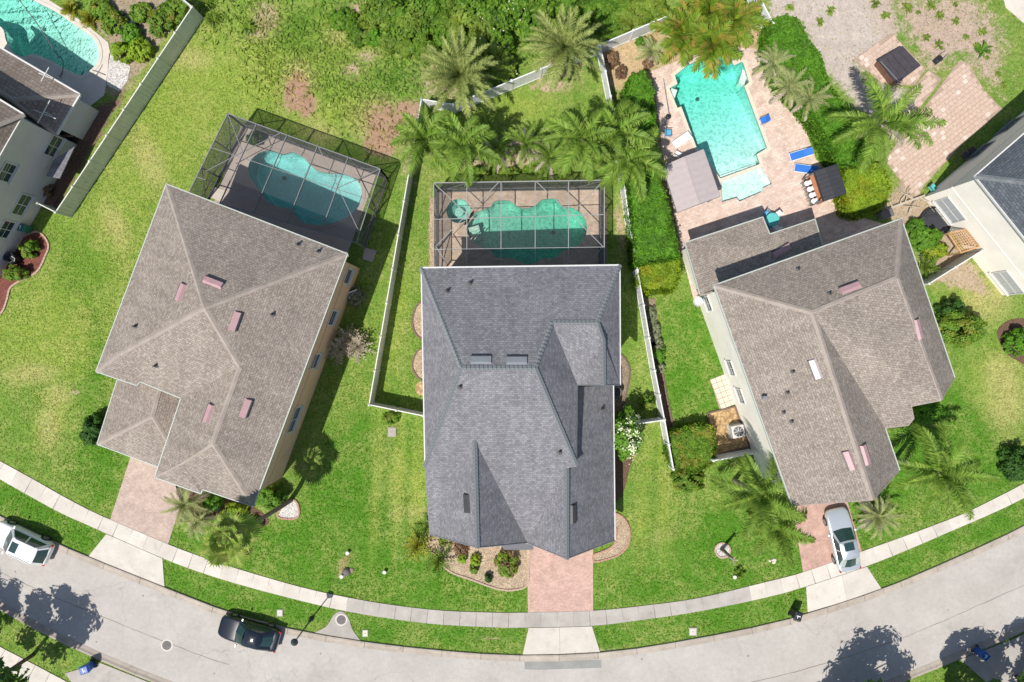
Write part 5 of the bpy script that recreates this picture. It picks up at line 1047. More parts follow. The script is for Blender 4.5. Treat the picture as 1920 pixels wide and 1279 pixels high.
    # around the middle house
    shrub(1176, 816, 28, 46, 4.3, 'leaf_bright', 'bush covered in white flowers against the slate roof', 3900, .15, extra=('leaf_flower', 900, .12))
    shrub(950, 1058, 22, 26, 1.1, 'leaf_mixed', 'clipped round topiary in the tan rock bed', 2200, .12, extra=('leaf_brown', 500, .12))
    for k, (u, v, r, m) in enumerate(((862, 1030, 14, 'leaf_brown'), (866, 1048, 9, 'leaf_lime'), (892, 1052, 10, 'leaf_lime'), (888, 1068, 8, 'leaf_mixed'), (915, 1085, 7, 'leaf_dark'), (835, 1012, 13, 'leaf_mixed'))): shrub(u, v, r, r*1.2, .7, m, ['reddish shrub', 'yellow sprig below the reddish shrub', 'taller yellow shrub', 'small mixed shrub under the yellow one', 'tiny dark shrub near the edging', 'mixed shrub at the roof corner'][k]+' in the tan rock bed', 700, .1)
    palm(783, 1022, .5, 'spike', 30, 1.5, 'frond_yellow', 'yellow spiky plant at the front left corner of the slate house', 'spiky_plant', None, .05, cat='plant'); palm(822, 1052, .4, 'spike', 26, 1.3, 'frond_queen', 'green spiky plant at the tip of the tan rock bed', 'spiky_plant', None, .05, cat='plant'); palm(800, 990, .6, 'spike', 20, 1.1, 'frond_queen', 'dark spiky plant against the slate house wall', 'spiky_plant', None, .05, cat='plant')
    shrub(733, 785, 16, 12, .7, 'leaf_mixed', 'small leafy shrub outside the corner of the pale fence', 700, .12); shrub(1215, 755, 14, 16, 1.2, 'leaf_mixed', 'small shrub inside the white fence behind the flower bush', 900, .12)
    # hedges
    hedge('tall clipped green hedge between the two pools', [(1180, 150), (1205, 135), (1222, 170), (1224, 250), (1232, 330), (1252, 395), (1264, 450), (1270, 485), (1225, 492), (1190, 500), (1186, 450), (1178, 370), (1176, 330), (1172, 260), (1168, 190)], 2.3, 'leaf_hedge')
    hedge('yellow green clipped bush at the lower end of the tall hedge', [(1200, 490), (1240, 478), (1270, 482), (1272, 520), (1262, 545), (1215, 548), (1198, 530)], 2.0, 'leaf_lime')
    hedge('tall clipped hedge on the right of the aqua pool', [(1440, 45), (1470, 32), (1495, 40), (1510, 75), (1535, 110), (1550, 160), (1580, 200), (1610, 250), (1630, 300), (1600, 315), (1570, 310), (1535, 240), (1500, 190), (1460, 150), (1438, 90)], 2.2, 'leaf_hedge')
    hedge('yellow green clipped bush behind the black roofed bar', [(1585, 315), (1620, 298), (1655, 320), (1668, 350), (1655, 385), (1620, 405), (1590, 398), (1578, 350)], 2.0, 'leaf_lime')
    hedge('square mixed green bush in front of the air conditioner', [(1254, 812), (1300, 798), (1335, 800), (1340, 840), (1338, 865), (1300, 885), (1262, 878), (1252, 850)], 1.5, 'leaf_mixed')
    shrub(1291, 903, 32, 20, .9, 'leaf_mixed', 'low mixed shrub below the square bush', 2000, .13)
    shrub(1803, 614, 44, 34, 2.2, 'leaf_mixed', 'large round dark green bush right of the right house', 6500, .12); shrub(1785, 578, 24, 22, 1.6, 'leaf_dark', 'smaller dark bush behind the large round bush', 2500, .12)
    shrub(1742, 775, 30, 20, 1.0, 'leaf_hedge', 'low green bush in the notch of the right house', 2200, .13); shrub(1908, 870, 26, 34, 1.8, 'leaf_dark', 'dark bush at the right edge near the pavement', 3000, .13); shrub(1912, 640, 26, 26, 1.6, 'leaf_hedge', 'green bush in the mulch bed at the right edge', 2400, .13)
    shrub(1737, 445, 26, 24, 1.4, 'leaf_bright', 'bright leafy bush beside the black netted ring', 2400, .14); shrub(1755, 470, 24, 18, 1.1, 'leaf_lime', 'yellow leafy bush below the bright bush', 1600, .13); shrub(1718, 425, 14, 18, 1.0, 'leaf_hedge', 'green bush at the eave of the right house', 1200, .13)
    palm(1735, 502, .5, 'spike', 26, 1.1, 'frond_queen', 'spiky green plant beside the tan fence', 'spiky_plant', None, .05, cat='plant')
    for k, (u, v) in enumerate(((1222, 590), (1230, 620), (1236, 650))): shrub(u, v, 9, 16, .6, 'leaf_sage', ['topmost', 'middle', 'lowest'][k]+' of three grey tufty shrubs along the white fence', 800, .11, group='grey tufty shrubs')
    shrub(1238, 665, 11, 14, .9, 'leaf_hedge', 'small green shrub below the grey tufty ones', 1100, .12); shrub(1240, 690, 7, 10, .6, 'leaf_sage', 'small grey shrub beside the narrow mulch bed', 400, .1)
    # scrub along the top edge
    wild = [(680, 60, 30, 22, 1.0), (735, 75, 26, 20, 1.1), (640, 35, 26, 20, .8), (720, 20, 44, 30, 1.8), (770, 45, 40, 34, 1.8), (810, 15, 50, 36, 2.2), (850, 55, 40, 32, 2.0), (880, 15, 52, 34, 2.4), (925, 30, 40, 34, 2.2), (770, 88, 26, 20, 1.0), (800, 95, 24, 22, 1.0), (925, 80, 36, 34, 2.0), (965, 15, 40, 30, 2.2), (1000, 50, 24, 30, 1.8), (1010, 10, 36, 24, 1.8), (945, 125, 26, 26, 1.6), (1120, 15, 50, 22, 1.0), (1180, 20, 48, 24, 1.0), (1150, 50, 40, 18, .8), (1220, 10, 36, 18, .9), (1060, 10, 30, 18, 1.2)]
    place = ['low, beside the single round shrub', 'low, right of the single round shrub', 'low, farthest left at the bare patch', 'at the left end of the tall scrub', 'left of the left date palm', 'at the top edge above the left date palm', 'just above the left date palm', 'tallest, at the top edge', 'between the date palms', 'outlying, above the left date palm tip', 'beside the left date palm crown', 'behind the left date palm', 'at the top edge between the date palms', 'left of the right date palm', 'at the top edge above the right date palm', 'between date palms near the fence', 'yellowish, behind the fence', 'yellowish, at the top edge by the fence', 'low, along the back fence', 'at the right end behind the fence', 'right above the right date palm']
    for (u, v, ru, rv, h), pl in zip(wild, place): shrub(u, v, ru, rv, h, 'leaf_wild', 'wild green shrub '+pl, int(900+ru*rv*2.4), .17, group='wild scrub along the top edge', extra=('leaf_flower', 60, .14) if u in (925, 945, 965) else None)
    shrub(703, 68, 20, 16, .9, 'leaf_hedge', 'single round green shrub in the rough grass left of the scrub', 1500, .13)
    for k, (u, v) in enumerate(((402, 40), (468, 55), (388, 8))): tuft(u, v, .8, 'leaf_grassy', ['left', 'right', 'upper'][k]+' one of three coarse grass clumps at the top left of the field', 60, .6, group='coarse grass clumps in the field', w=.04)
    # far left garden
    for k, (u, v, r, h, m) in enumerate(((245, 62, 20, 1.0, 'leaf_bright'), (262, 92, 20, 1.2, 'leaf_lime'), (228, 98, 18, 1.1, 'leaf_lime'), (210, 40, 24, 1.0, 'leaf_mixed'), (300, 40, 26, .9, 'leaf_mixed'), (325, 15, 24, .8, 'leaf_mixed'), (190, 15, 22, .9, 'leaf_mixed'), (262, 20, 20, .8, 'leaf_wild'))): shrub(u, v, r, r*1.05, h, m, ['bright shrub by the dark pond', 'large lime shrub against the grey fence', 'lime shrub at the pool end', 'mottled shrub above the mint pool', 'sparse shrub inside the grey fence top', 'sparse shrub at the fence corner', 'sparse shrub at the top edge', 'wild shrub over the dark pond'][k]+', top left garden', 1700, .13)
    for k, (u, v) in enumerate(((132, 18), (168, 38))): palm(u, v, .3, 'spike', 26, .8, 'frond_yellow', ['upper', 'lower'][k]+' yellow green spiky plant on the mint pool edge', 'spiky_plant', 'spiky plants by the mint pool', .05, cat='plant')
    shrub(52, 465, 15, 17, 1.2, 'leaf_mixed', 'clipped round bush in the red mulch above the water barrel', 1900, .1); shrub(26, 512, 22, 15, 1.2, 'leaf_mixed', 'clipped oval bush in the red mulch below the water barrel', 2200, .1)
    shrub(88, 355, 10, 14, .8, 'leaf_brown', 'small flowering shrub in the far left side strip', 500, .1)
    # inside the left cage
    shrub(478, 258, 17, 13, 1.2, 'leaf_dark', 'potted bush in the back corner of the left cage', 1100, .13)
    # dry scrub on the sand left of the aqua pool
    for k, (u, v, m, r) in enumerate(((1150, 110, 'leaf_brown', 14), (1165, 135, 'leaf_brown', 12), (1205, 80, 'leaf_hedge', 12), (1190, 150, 'leaf_mixed', 14), (1215, 120, 'leaf_brown', 10))): shrub(u, v, r, r, .7, m, ['brown dry shrub at the fence corner', 'brown dry shrub below the fence corner', 'green shrub by the white fence', 'mixed shrub at the tall hedge top', 'small brown shrub at the deck edge'][k]+', sand left of the aqua pool', 500, .13)
    palm(1222, 95, .9, 'pygmy', 18, 1.1, 'frond_silver', 'thin pale palm on the sand left of the aqua pool', 'low_palm', None, .06, dry=5)
    # small weeds on the bare plot
    rng = random.Random(5); k = 0
    spots = [(1480, 15), (1535, 42), (1555, 20), (1640, 5), (1735, 72), (1760, 85), (1720, 25), (1790, 40), (1700, 15), (1830, 90), (1850, 110), (1870, 140), (1760, 30), (1660, 30), (1810, 70), (1840, 60), (1880, 160), (1790, 10), (1745, 10)]
    nth = 'first second third fourth fifth sixth seventh eighth ninth tenth eleventh twelfth thirteenth fourteenth fifteenth sixteenth seventeenth eighteenth nineteenth'.split()
    for u, v in sorted(spots): k += 1; tuft(u, v, rng.uniform(.2, .6), 'leaf_grassy', nth[k-1]+' small weed from the left on the bare sandy plot at the top right', 22, .25, 'weed', 'weeds on the bare plot', w=.06)
    tuft(1840, 95, .8, 'leaf_hedge', 'largest weed clump on the bare plot near the far patio', 40, .5, 'weed')
    # dead branches beside the far right house
    c = P(1690, 385); t = thing('dead_palm', (c.x, c.y, 0), 'bleached dead palm fallen between the right houses', 'palm'); rr = random.Random(3); m = MB(); m.tube([(-1.6, -.5, .15), (-.3, 0, .2), (1.6, .7, .3)], [.12, .11, .08], 7); m.build('trunk', 'frond_dry', t, True)
    for i in range(12):
        a = rr.uniform(0, 6.28); b = MB(); x0 = rr.uniform(-1.4, 1.4); pts = [Vector((x0, x0*.4, .25))]
        for q in range(3): a += rr.uniform(-.5, .5); pts.append(pts[-1]+Vector((math.cos(a)*.5, math.sin(a)*.5, rr.uniform(-.05, .15))))
        b.tube(pts, [.05, .04, .03, .015], 5); b.build('dead_frond', 'frond_dry', t, True)

def street_tree(u, v, h, r, label, seed):
    "street tree whose crown stands just outside the picture and shades the road"
    rng = np.random.default_rng(seed); c = P(u, v, 0); t = thing('street_tree', (c.x, c.y, 0), label, 'tree', 'street trees across the road')
    MB().tube([(0, 0, -.1), (.05, .03, h*.3), (0, 0, h*.75)], [.16, .13, .06], 9).build('trunk', 'bark', t, True, True)
    for i in range(7):
        a = i*.9+seed; m = MB(); m.tube([(0, 0, h*(.32+.05*i)), (r*.45*math.cos(a), r*.45*math.sin(a), h*(.5+.05*i)), (r*.85*math.cos(a), r*.85*math.sin(a), h*(.58+.05*i))], [.07, .045, .015], 6); m.build('limb', 'bark', t, True)
    C, N = cloud_pts(r*1.2, r*1.2, h*.36, 2600, 46, rng, base=h*.60); link('crown', leaf_mesh('crown', C, N, .27, 'leaf_tree', rng=rng), t)
build_plants()
scatter_blades('lawn_grass', 'short mown lawn grass around the houses', [(-40, -40), (1960, -40), (1960, 1320), (-40, 1320)], 60, .085, .55, 21)
scatter_blades('rough_grass', 'shaggy uncut grass in the field along the top', [(345, -30), (1130, -30), (1110, 90), (900, 190), (800, 300), (700, 300), (560, 225), (470, 200), (420, 120), (330, 60)], 34, .19, .95, 22, fade=2.5, lift=.03, asp=2.4)
street_tree(62, 1228, 8.4, 2.3, 'street tree shading the road at the lower left corner', 1)
street_tree(-60, 1172, 6.0, 2.2, 'street tree beyond the left edge below the white car', 5)
street_tree(1600, 1300, 6.4, 2.4, 'street tree shading the road at the lower right, left one', 2)
street_tree(1560, 1345, 6.0, 2.2, 'street tree below the picture edge shading the lower right kerb', 6)
street_tree(1788, 1285, 6.4, 2.0, 'street tree shading the road at the lower right, right one', 3)
street_tree(1905, 1268, 6.2, 2.2, 'street tree at the lower right corner by the blue bin', 4)
# ---------------------------------------------------------------- vehicles, street furniture, garden things
def car(u, v, heading, label, paintm, L=4.8, Wd=1.84, Hh=1.46, suv=False, group='cars'):
    "x runs to the front; heading: direction of the front in photo pixels"
    c = P(u, v, .7); t = thing('parked_car', (c.x, c.y, .012), label, 'car', group, math.atan2(-heading[1], heading[0])); hw = Wd/2; hl = L/2
    belt = .98 if suv else .90; zh = .98 if suv else .86
    # body: stations along the car (x, half width, z bottom, z top at middle, z shoulder)
    st = [(-hl, hw*.74, .42, zh*.86, .70), (-hl+.06, hw*.84, .32, zh*.98, .80), (-hl+.35, hw*.95, .24, zh*1.04, .86), (-hl*.55, hw, .22, zh*1.04, .88), (0, hw, .22, zh*1.02, .88), (hl*.42, hw, .22, zh*1.02, .87), (hl*.62, hw*.985, .22, zh*.985, .84), (hl-.45, hw*.95, .24, zh*.90, .76), (hl-.15, hw*.84, .28, zh*.80, .67), (hl-.02, hw*.62, .36, zh*.70, .58)]
    prof = lambda w, z0, z1, zs: [(-w*.92, z0), (-w, z0+.12), (-w, zs-.18), (-w*.965, zs), (-w*.80, zs+(z1-zs)*.7), (-w*.4, z1), (w*.4, z1), (w*.80, zs+(z1-zs)*.7), (w*.965, zs), (w, zs-.18), (w, z0+.12), (w*.92, z0)]
    vs = []; fs = []; k = 12
    for x, w, z0, z1, zs in st: vs += [(x, y, z) for y, z in prof(w, z0, max(z1, zs+.02), min(zs, z1))]
    for i in range(len(st)-1):
        for j in range(k): j2 = (j+1) % k; fs.append((i*k+j, (i+1)*k+j, (i+1)*k+j2, i*k+j2))
    fs.append(tuple(range(k))); fs.append(tuple(reversed([(len(st)-1)*k+j for j in range(k)])))
    b = MB().add(vs, fs).build('body', paintm, t, True, True); sm = b.modifiers.new('sub', 'SUBSURF'); sm.levels = 1; sm.render_levels = 2
    # cabin: belt loop and roof loop
    if suv: xb0, xb1, xr0, xr1 = -hl+.12, hl*.42, -hl+.55, hl*.12
    else: xb0, xb1, xr0, xr1 = -hl+.42, hl*.36, -hl+1.15, hl*.05
    wb, wr = hw*.90, hw*.71; zb, zr = belt-.03, Hh
    BL = [(xb1, -wb*.86), (xb1-.2, -wb), (xb0+.25, -wb*.985), (xb0, -wb*.82), (xb0, wb*.82), (xb0+.25, wb*.985), (xb1-.2, wb), (xb1, wb*.86)]
    RL = [(xr1, -wr*.90), (xr1-.14, -wr), (xr0+.14, -wr*.97), (xr0, -wr*.88), (xr0, wr*.88), (xr0+.14, wr*.97), (xr1-.14, wr), (xr1, wr*.90)]
    Bv = [Vector((x, y, zb)) for x, y in BL]; Rv = [Vector((x, y, zr-(.05 if i in (0, 3, 4, 7) else .02))) for i, (x, y) in enumerate(RL)]
    Bf = Vector((xb1+.07, 0, zb+.02)); Rf = Vector((xr1+.06, 0, zr-.02)); Bb = Vector((xb0-.06, 0, zb+.02)); Rb = Vector((xr0-.05, 0, zr-.03))
    cab = MB().add(Bv+Rv, [(i, (i+1) % 8, 8+(i+1) % 8, 8+i) for i in range(8)]).build('pillars', paintm, t, True)
    def pane(name, q, ins=.06, outw=.012):
        cc = sum(q, Vector())/len(q); q2 = [p.lerp(cc, ins) for p in q]; n = (q2[1]-q2[0]).cross(q2[2]-q2[0]).normalized(); n = n if n.dot(cc-Vector((0, 0, .7))) > 0 else -n
        MB().add([p+n*outw for p in q2]+[p-n*.01 for p in q2], [tuple(range(len(q2)))]+[(i, (i+1) % len(q2), len(q2)+(i+1) % len(q2), len(q2)+i) for i in range(len(q2))]).build(name, 'car_glass', t, True)
    pane('windshield', [Bv[0], Bf, Bv[7], Rv[7], Rf, Rv[0]], .02, .03); pane('rear_window', [Bv[4], Bb, Bv[3], Rv[3], Rb, Rv[4]], .03, .03)
    for i, j in ((1, 2), (5, 6)):
        a, bq, cq, d = Bv[i], Bv[j], Rv[j], Rv[i]
        for s0, s1 in ((0, .48), (.52, 1)): pane('side_window', [a.lerp(bq, s0), a.lerp(bq, s1), d.lerp(cq, s1), d.lerp(cq, s0)], .04)
    top = [Vector((x*.92+(xr0+xr1)/2*.08, y*.86, zr+.035)) for x, y in RL]; m = MB(); m.add(Rv+top+[Vector(((xr0+xr1)/2, 0, zr+.06))], [(i, (i+1) % 8, 8+(i+1) % 8, 8+i) for i in range(8)]+[(8+i, 8+(i+1) % 8, 16) for i in range(8)]); rf = m.build('roof', paintm, t, True, True)
    sx = xr1-.42
    if 'black' not in paintm: MB().box((sx, 0, zr+.052), (.62 if not suv else .55, wr*1.15, .02)).build('sunroof', 'car_glass', t, True, bevel=.01)
    if suv:
        for s in (-1, 1): MB().bar((xr0+.2, s*wr*.93, zr+.05), (xr1-.25, s*wr*.93, zr+.05), .04).build('roof_rail', 'grey_metal', t, True)
    wr_ = .36 if suv else .33
    for x in (-hl+.95, hl-.92):
        for s in (-1, 1):
            y = s*(hw-.10); w = MB(); seg = 20
            def disc(r, y0, y1): return [(x+r*math.cos(2*math.pi*i/seg), y0, wr_+r*math.sin(2*math.pi*i/seg)) for i in range(seg)]+[(x+r*math.cos(2*math.pi*i/seg), y1, wr_+r*math.sin(2*math.pi*i/seg)) for i in range(seg)]
            fcs = [(i, (i+1) % seg, seg+(i+1) % seg, seg+i) for i in range(seg)]+[tuple(range(seg)), tuple(range(2*seg-1, seg-1, -1))]
            wh = w.add(disc(wr_, y-.11, y+.11), fcs).build('wheel', 'rubber', t, True); MB().add(disc(wr_*.62, y+s*.09, y+s*.125), fcs).build('rim', 'grey_metal', wh, True)
    for s in (-1, 1):
        MB().box((xb1-.22, s*(hw+.10), belt+.04), (.14, .22, .13)).build('mirror', paintm, t, True, bevel=.03)
        MB().add([(hl-.42, s*hw*.93, .66), (hl-.16, s*hw*.78, .62), (hl-.10, s*hw*.5, .63), (hl-.30, s*hw*.62, .73)], [(0, 1, 2, 3)] if s > 0 else [(3, 2, 1, 0)]).build('headlight', 'lamp_clear', t, True)
        MB().box((-hl+.14, s*hw*.74, .72), (.16, .30, .14), rot=Matrix.Rotation(s*.35, 3, 'Z')@Matrix.Rotation(-.5, 3, 'Y')).build('tail_light', 'tail_red', t, True)
    return t

def bin_(u, v, heading, mat, label, z=.04):
    c = P(u, v, .5); t = thing('wheeled_bin', (c.x, c.y, z), label, 'bin', 'wheeled bins at the kerb', math.atan2(-heading[1], heading[0]))
    m = MB(); lo = [(-.24, -.24), (.22, -.24), (.22, .24), (-.24, .24)]; hi = [(-.30, -.29), (.32, -.29), (.32, .29), (-.30, .29)]
    m.add([(x, y, .06) for x, y in lo]+[(x, y, 1.0) for x, y in hi], [(3, 2, 1, 0), (0, 1, 5, 4), (1, 2, 6, 5), (2, 3, 7, 6), (3, 0, 4, 7), (4, 5, 6, 7)]); m.build('body', mat, t, True, bevel=.03)
    l = MB(); l.add([(-.36, -.31, 1.01), (.36, -.31, 1.01), (.36, .31, 1.01), (-.36, .31, 1.01), (-.28, -.24, 1.09), (.26, -.24, 1.09), (.26, .24, 1.09), (-.28, .24, 1.09)], [(0, 1, 5, 4), (1, 2, 6, 5), (2, 3, 7, 6), (3, 0, 4, 7), (4, 5, 6, 7), (3, 2, 1, 0)]); ld = l.build('lid', mat, t, True, bevel=.02); MB().box((.02, 0, 1.10), (.06, .3, .015)).build('label_plate', 'paper_white', ld, True); MB().box((-.1, .06, 1.10), (.12, .05, .014)).build('label_plate', 'paper_white', ld, True)
    MB().tube([(-.4, -.26, .96), (-.4, .26, .96)], .02, 8).build('handle', mat, t, True)
    for s in (-1, 1): m = MB(); m.tube([(-.27, s*.24, .12), (-.27, s*.31, .12)], .12, 14); m.build('wheel', 'rubber', t, True)

def street_lamp():
    c = P(584, 1160); t = thing('street_lamp', (c.x, c.y, 0), 'tall black lamp post in the verge behind the black car', 'street lamp')
    MB().lathe([(.2, 0), (.2, .05), (.13, .12), (.10, .5), (.07, .6), (.06, .65)], n=14).build('base', 'iron_post', t, True)
    MB().tube([(0, 0, .6), (0, 0, 3.75)], [.055, .042], 10).build('post', 'iron_post', t, True)
    MB().lathe([(.05, 3.7), (.12, 3.78), (.19, 3.95), (.24, 4.12)], n=16).build('globe', 'lamp_clear', t, True, True); MB().lathe([(.27, 4.12), (.25, 4.16), (.12, 4.25), (.03, 4.34)], n=16).build('cap', 'iron_post', t, True, True)

def chair(u, v, rz, mat, label, group=None, h=0, scale=1.):
    c = P(u, v, .4); t = thing('patio_chair', (c.x, c.y, .03), label, 'chair', group, R(rz)); s = scale
    MB().box((0, 0, .42*s), (.52*s, .52*s, .05)).build('seat', mat, t, True, bevel=.015); m = MB(); m.box((-.25*s, 0, .68*s), (.05, .5*s, .48*s), rot=Matrix.Rotation(-.2, 3, 'Y')); m.build('backrest', mat, t, True, bevel=.015)
    for x in (-.22, .22):
        for y in (-.22, .22): MB().bar((x*s, y*s, 0), (x*s, y*s, .41*s), .035).build('leg', 'grey_metal', t, True)
    for y in (-.26, .26): MB().box((0, y*s, .62*s), (.48*s, .05, .03)).build('armrest', 'grey_metal', t, True)
    return t
def stool(u, v, rz, label):
    c = P(u, v, .6); t = thing('bar_stool', (c.x, c.y, .03), label, 'stool', 'white bar stools', R(rz))
    MB().lathe([(.19, .72), (.2, .76), (.18, .78)], n=14).build('seat', 'cloth_white', t, True); MB().box((-.18, 0, .92), (.05, .34, .28), rot=Matrix.Rotation(-.15, 3, 'Y')).build('backrest', 'cloth_white', t, True, bevel=.015)
    for x in (-.13, .13):
        for y in (-.13, .13): MB().bar((x*1.3, y*1.3, 0), (x, y, .73), .03).build('leg', 'grey_metal', t, True)
    MB().lathe([(.17, .25), (.17, .28)], n=14).build('foot_ring', 'grey_metal', t, True)
def lounger(u, v, rz, label):
    c = P(u, v, .35); t = thing('sun_lounger', (c.x, c.y, .03), label, 'sun lounger', 'blue sun loungers', R(rz))
    m = MB(); m.bar((-.85, -.3, .3), (.85, -.3, .3), .05); m.bar((-.85, .3, .3), (.85, .3, .3), .05); m.bar((-.85, -.3, .3), (-.85, .3, .3), .05); m.bar((.85, -.3, .3), (.85, .3, .3), .05); m.build('frame', 'cloth_white', t, True)
    MB().box((-.3, 0, .34), (1.1, .56, .03)).build('seat_sling', 'cloth_blue', t, True); MB().box((.54, 0, .42), (.66, .56, .03), rot=Matrix.Rotation(-.28, 3, 'Y')).build('back_sling', 'cloth_blue', t, True)
    for x in (-.75, .75):
        for y in (-.3, .3): MB().bar((x, y, 0), (x, y, .3), .045).build('leg', 'cloth_white', t, True)

def canopy(label, px, h, mat, seam=True, name='gazebo', rise=.25, counter=None, cat='gazebo', band=None):
    q = [P(u, v, h) for u, v in px]; c = sum(q, Vector())/4; t = thing(name, (c.x, c.y, .03), label, cat); off = Vector((c.x, c.y, .03))
    m0, m1 = (q[0]+q[3])/2+Vector((0, 0, rise)), (q[1]+q[2])/2+Vector((0, 0, rise))
    for f, nm in (([q[0], q[1], m1, m0], 'roof_panel'), ([m0, m1, q[2], q[3]], 'roof_panel')):
        n = 14; m = MB(); vs = []; fs = []
        for i in range(n+1):
            z = Vector((0, 0, .02 if i % 2 else 0)); vs += [f[0].lerp(f[1], i/n)+z, f[3].lerp(f[2], i/n)+z]
        fs = [(2*i, 2*i+2, 2*i+3, 2*i+1) for i in range(n)]; m.add(vs, fs); o = m.build(nm, mat, t); so = o.modifiers.new('s', 'SOLIDIFY'); so.thickness = .04
    for i in range(4):
        a, b = q[i], q[(i+1) % 4]; MB().bar(a-Vector((0, 0, .08)), b-Vector((0, 0, .08)), .07, .14).build('eave_beam', 'frame_mid' if not band else band, t)
        p = a.lerp(c, .08); MB().bar(Vector((p.x, p.y, .03)), Vector((p.x, p.y, h-.06)), .09).build('post', 'frame_bronze', t)
    MB().bar(m0+Vector((0, 0, .03)), m1+Vector((0, 0, .03)), .08, .05).build('ridge_strip', mat, t)
    return t

def build_things():
    car(1581, 1012, (-24, -105), 'silver sedan parked on the right hand driveway', 'paint_silver', 4.85, 1.84, 1.45)
    car(466, 1188, (-104, -30), 'black sedan parked at the kerb', 'paint_black', 4.75, 1.82, 1.44)
    car(40, 1018, (-95, -44), 'white car parked at the kerb by the left edge', 'paint_white', 4.7, 1.9, 1.64, True)
    bin_(1491, 1150, (30, -100), 'black_plastic', 'black wheeled bin at the kerb left of the right apron'); bin_(1838, 1224, (60, 60), 'bin_blue', 'blue wheeled bin across the road at the lower right'); bin_(166, 1250, (-95, 30), 'bin_blue', 'blue wheeled bin across the road at the lower left')
    bin_(48, 428, (80, 30), 'bin_green', 'green wheeled bin beside the lilac house wall', 0)
    street_lamp()
    # air conditioner
    c = P(1384, 809, .8); t = thing('air_conditioner', (c.x, c.y, .03), 'white square air conditioner unit on orange sand by the white house', 'air conditioner', None, R(10))
    MB().box((0, 0, .45), (.95, .95, .8)).build('case', 'white_trim', t, True, bevel=.05); MB().lathe([(.38, .86), (.38, .88), (.3, .89)], n=20).build('fan_shroud', 'iron', t, True)
    for k in range(4): MB().box((.17*math.cos(k*1.571), .17*math.sin(k*1.571), .9), (.3, .1, .02), k*1.571).build('fan_blade', 'grey_metal', t, True)
    g = MB()
    for k in range(8): a = k*.785; g.bar((.06*math.cos(a), .06*math.sin(a), .925), (.4*math.cos(a), .4*math.sin(a), .915), .018)
    g.build('grille', 'cloth_white', t, True); MB().box((0, 0, .03), (1.1, 1.1, .06)).build('pad', 'concrete_grey', t, True)
    c = P(1156, 735, .7); t = thing('air_conditioner', (c.x, c.y, .0), 'dark round topped air conditioner beside the slate roofed house', 'air conditioner'); MB().lathe([(.42, 0), (.44, .05), (.44, .75), (.36, .82)], n=20).build('case', 'iron', t, True); MB().lathe([(.3, .83), (.28, .86), (.05, .87)], n=16).build('fan_guard', 'black_plastic', t, True)
    # right pool deck
    canopy('mauve grey ribbed gazebo roof at the lower end of the aqua pool', [(1243, 311), (1270, 398), (1350, 368), (1319, 280)], 2.5, 'canopy_mauve')
    t = canopy('black ribbed roof of the pool bar with a wooden counter', [(1527, 321), (1545, 377), (1587, 362), (1569, 308)], 2.4, 'canopy_black', name='pool_bar', rise=.1, cat='bar', band='black_plastic')
    a, b = P(1522, 325, 1.1), P(1541, 379, 1.1); MB().bar(a, b, .45, .06).build('counter', 'wood_red', t); MB().bar(Vector((a.x+.15, a.y, .55)), Vector((b.x+.15, b.y, .55)), .1, 1.0).build('counter_front', 'wood_red', t)
    for k, (u, v) in enumerate(((1511, 345), (1516, 356), (1520, 367), (1524, 378))): stool(u, v, 197, ['topmost', 'second', 'third', 'lowest'][k]+' of four white bar stools at the black roofed bar')
    lounger(1502, 289, 17, 'blue sun lounger with white frame, upper of the two'); lounger(1511, 317, -8, 'blue sun lounger, lower one beside the black roofed bar')
    chair(1252, 250, 0, 'cloth_sky', 'light blue deck chair left of the aqua pool'); chair(1270, 290, 60, 'cloth_white', 'white chair at the corner of the mauve gazebo', scale=.95)
    c = P(1279, 262, .5); t = thing('patio_table', (c.x, c.y, .03), 'white low table at the left rim of the aqua pool', 'table', None, R(35)); MB().box((0, 0, .45), (1.5, .62, .05)).build('table_top', 'cloth_white', t, True, bevel=.02)
    for x in (-.65, .65):
        for y in (-.25, .25): MB().bar((x, y, 0), (x, y, .43), .05).build('leg', 'cloth_white', t, True)
    chair(1432, 226, 200, 'cloth_blue', 'blue folded chair on the right rim of the aqua pool', scale=.95)
    c = P(1253, 219); t = thing('umbrella_stand', (c.x, c.y, .03), 'dark umbrella base with a pole lying on the pool deck', 'umbrella stand'); MB().lathe([(.22, 0), (.2, .08), (.06, .12), (.04, .4)], n=16).build('base', 'black_plastic', t, True); MB().tube([(0, 0, .3), (-.2, 1.4, .2), (-.4, 2.9, .1)], .025, 6).build('pole', 'grey_metal', t, True)
    c = P(1448, 412, .7); t = thing('patio_table', (c.x, c.y, .03), 'pale round table at the notch of the porch roof', 'table'); MB().lathe([(.05, .0), (.05, .68), (.5, .7), (.52, .73), (.5, .75)], n=20).build('table_top', 'teal', t, True); MB().lathe([(.3, 0), (.28, .05), (.05, .08)], n=14).build('base', 'grey_metal', t, True)
    for k, (u, v, rz) in enumerate(((1438, 402, -40), (1456, 404, 220), (1440, 425, 40), (1455, 427, 140))): chair(u, v, rz, 'cloth_sky' if k % 2 == 0 else 'cloth_white', ['pale blue chair at the upper left', 'white chair at the upper right', 'pale blue chair at the lower left', 'white chair at the lower right'][k]+' of the round patio table', 'chairs at the round table', scale=.9)
    # hot tub on the far plot
    q = pxs([(1646, 112), (1693, 85), (1728, 122), (1681, 157)], .95); c = sum(q, Vector())/4; t = thing('hot_tub', (c.x, c.y, .05), 'hot tub with ribbed black cover on the sandy plot', 'hot tub'); MB().prism([(p.x, p.y) for p in offset_poly(q, .1)], .02, .85, False).build('cabinet', 'tub_wood', t, bevel=.06); d = (q[2]-q[1]).normalized(); e = (q[0]-q[1])
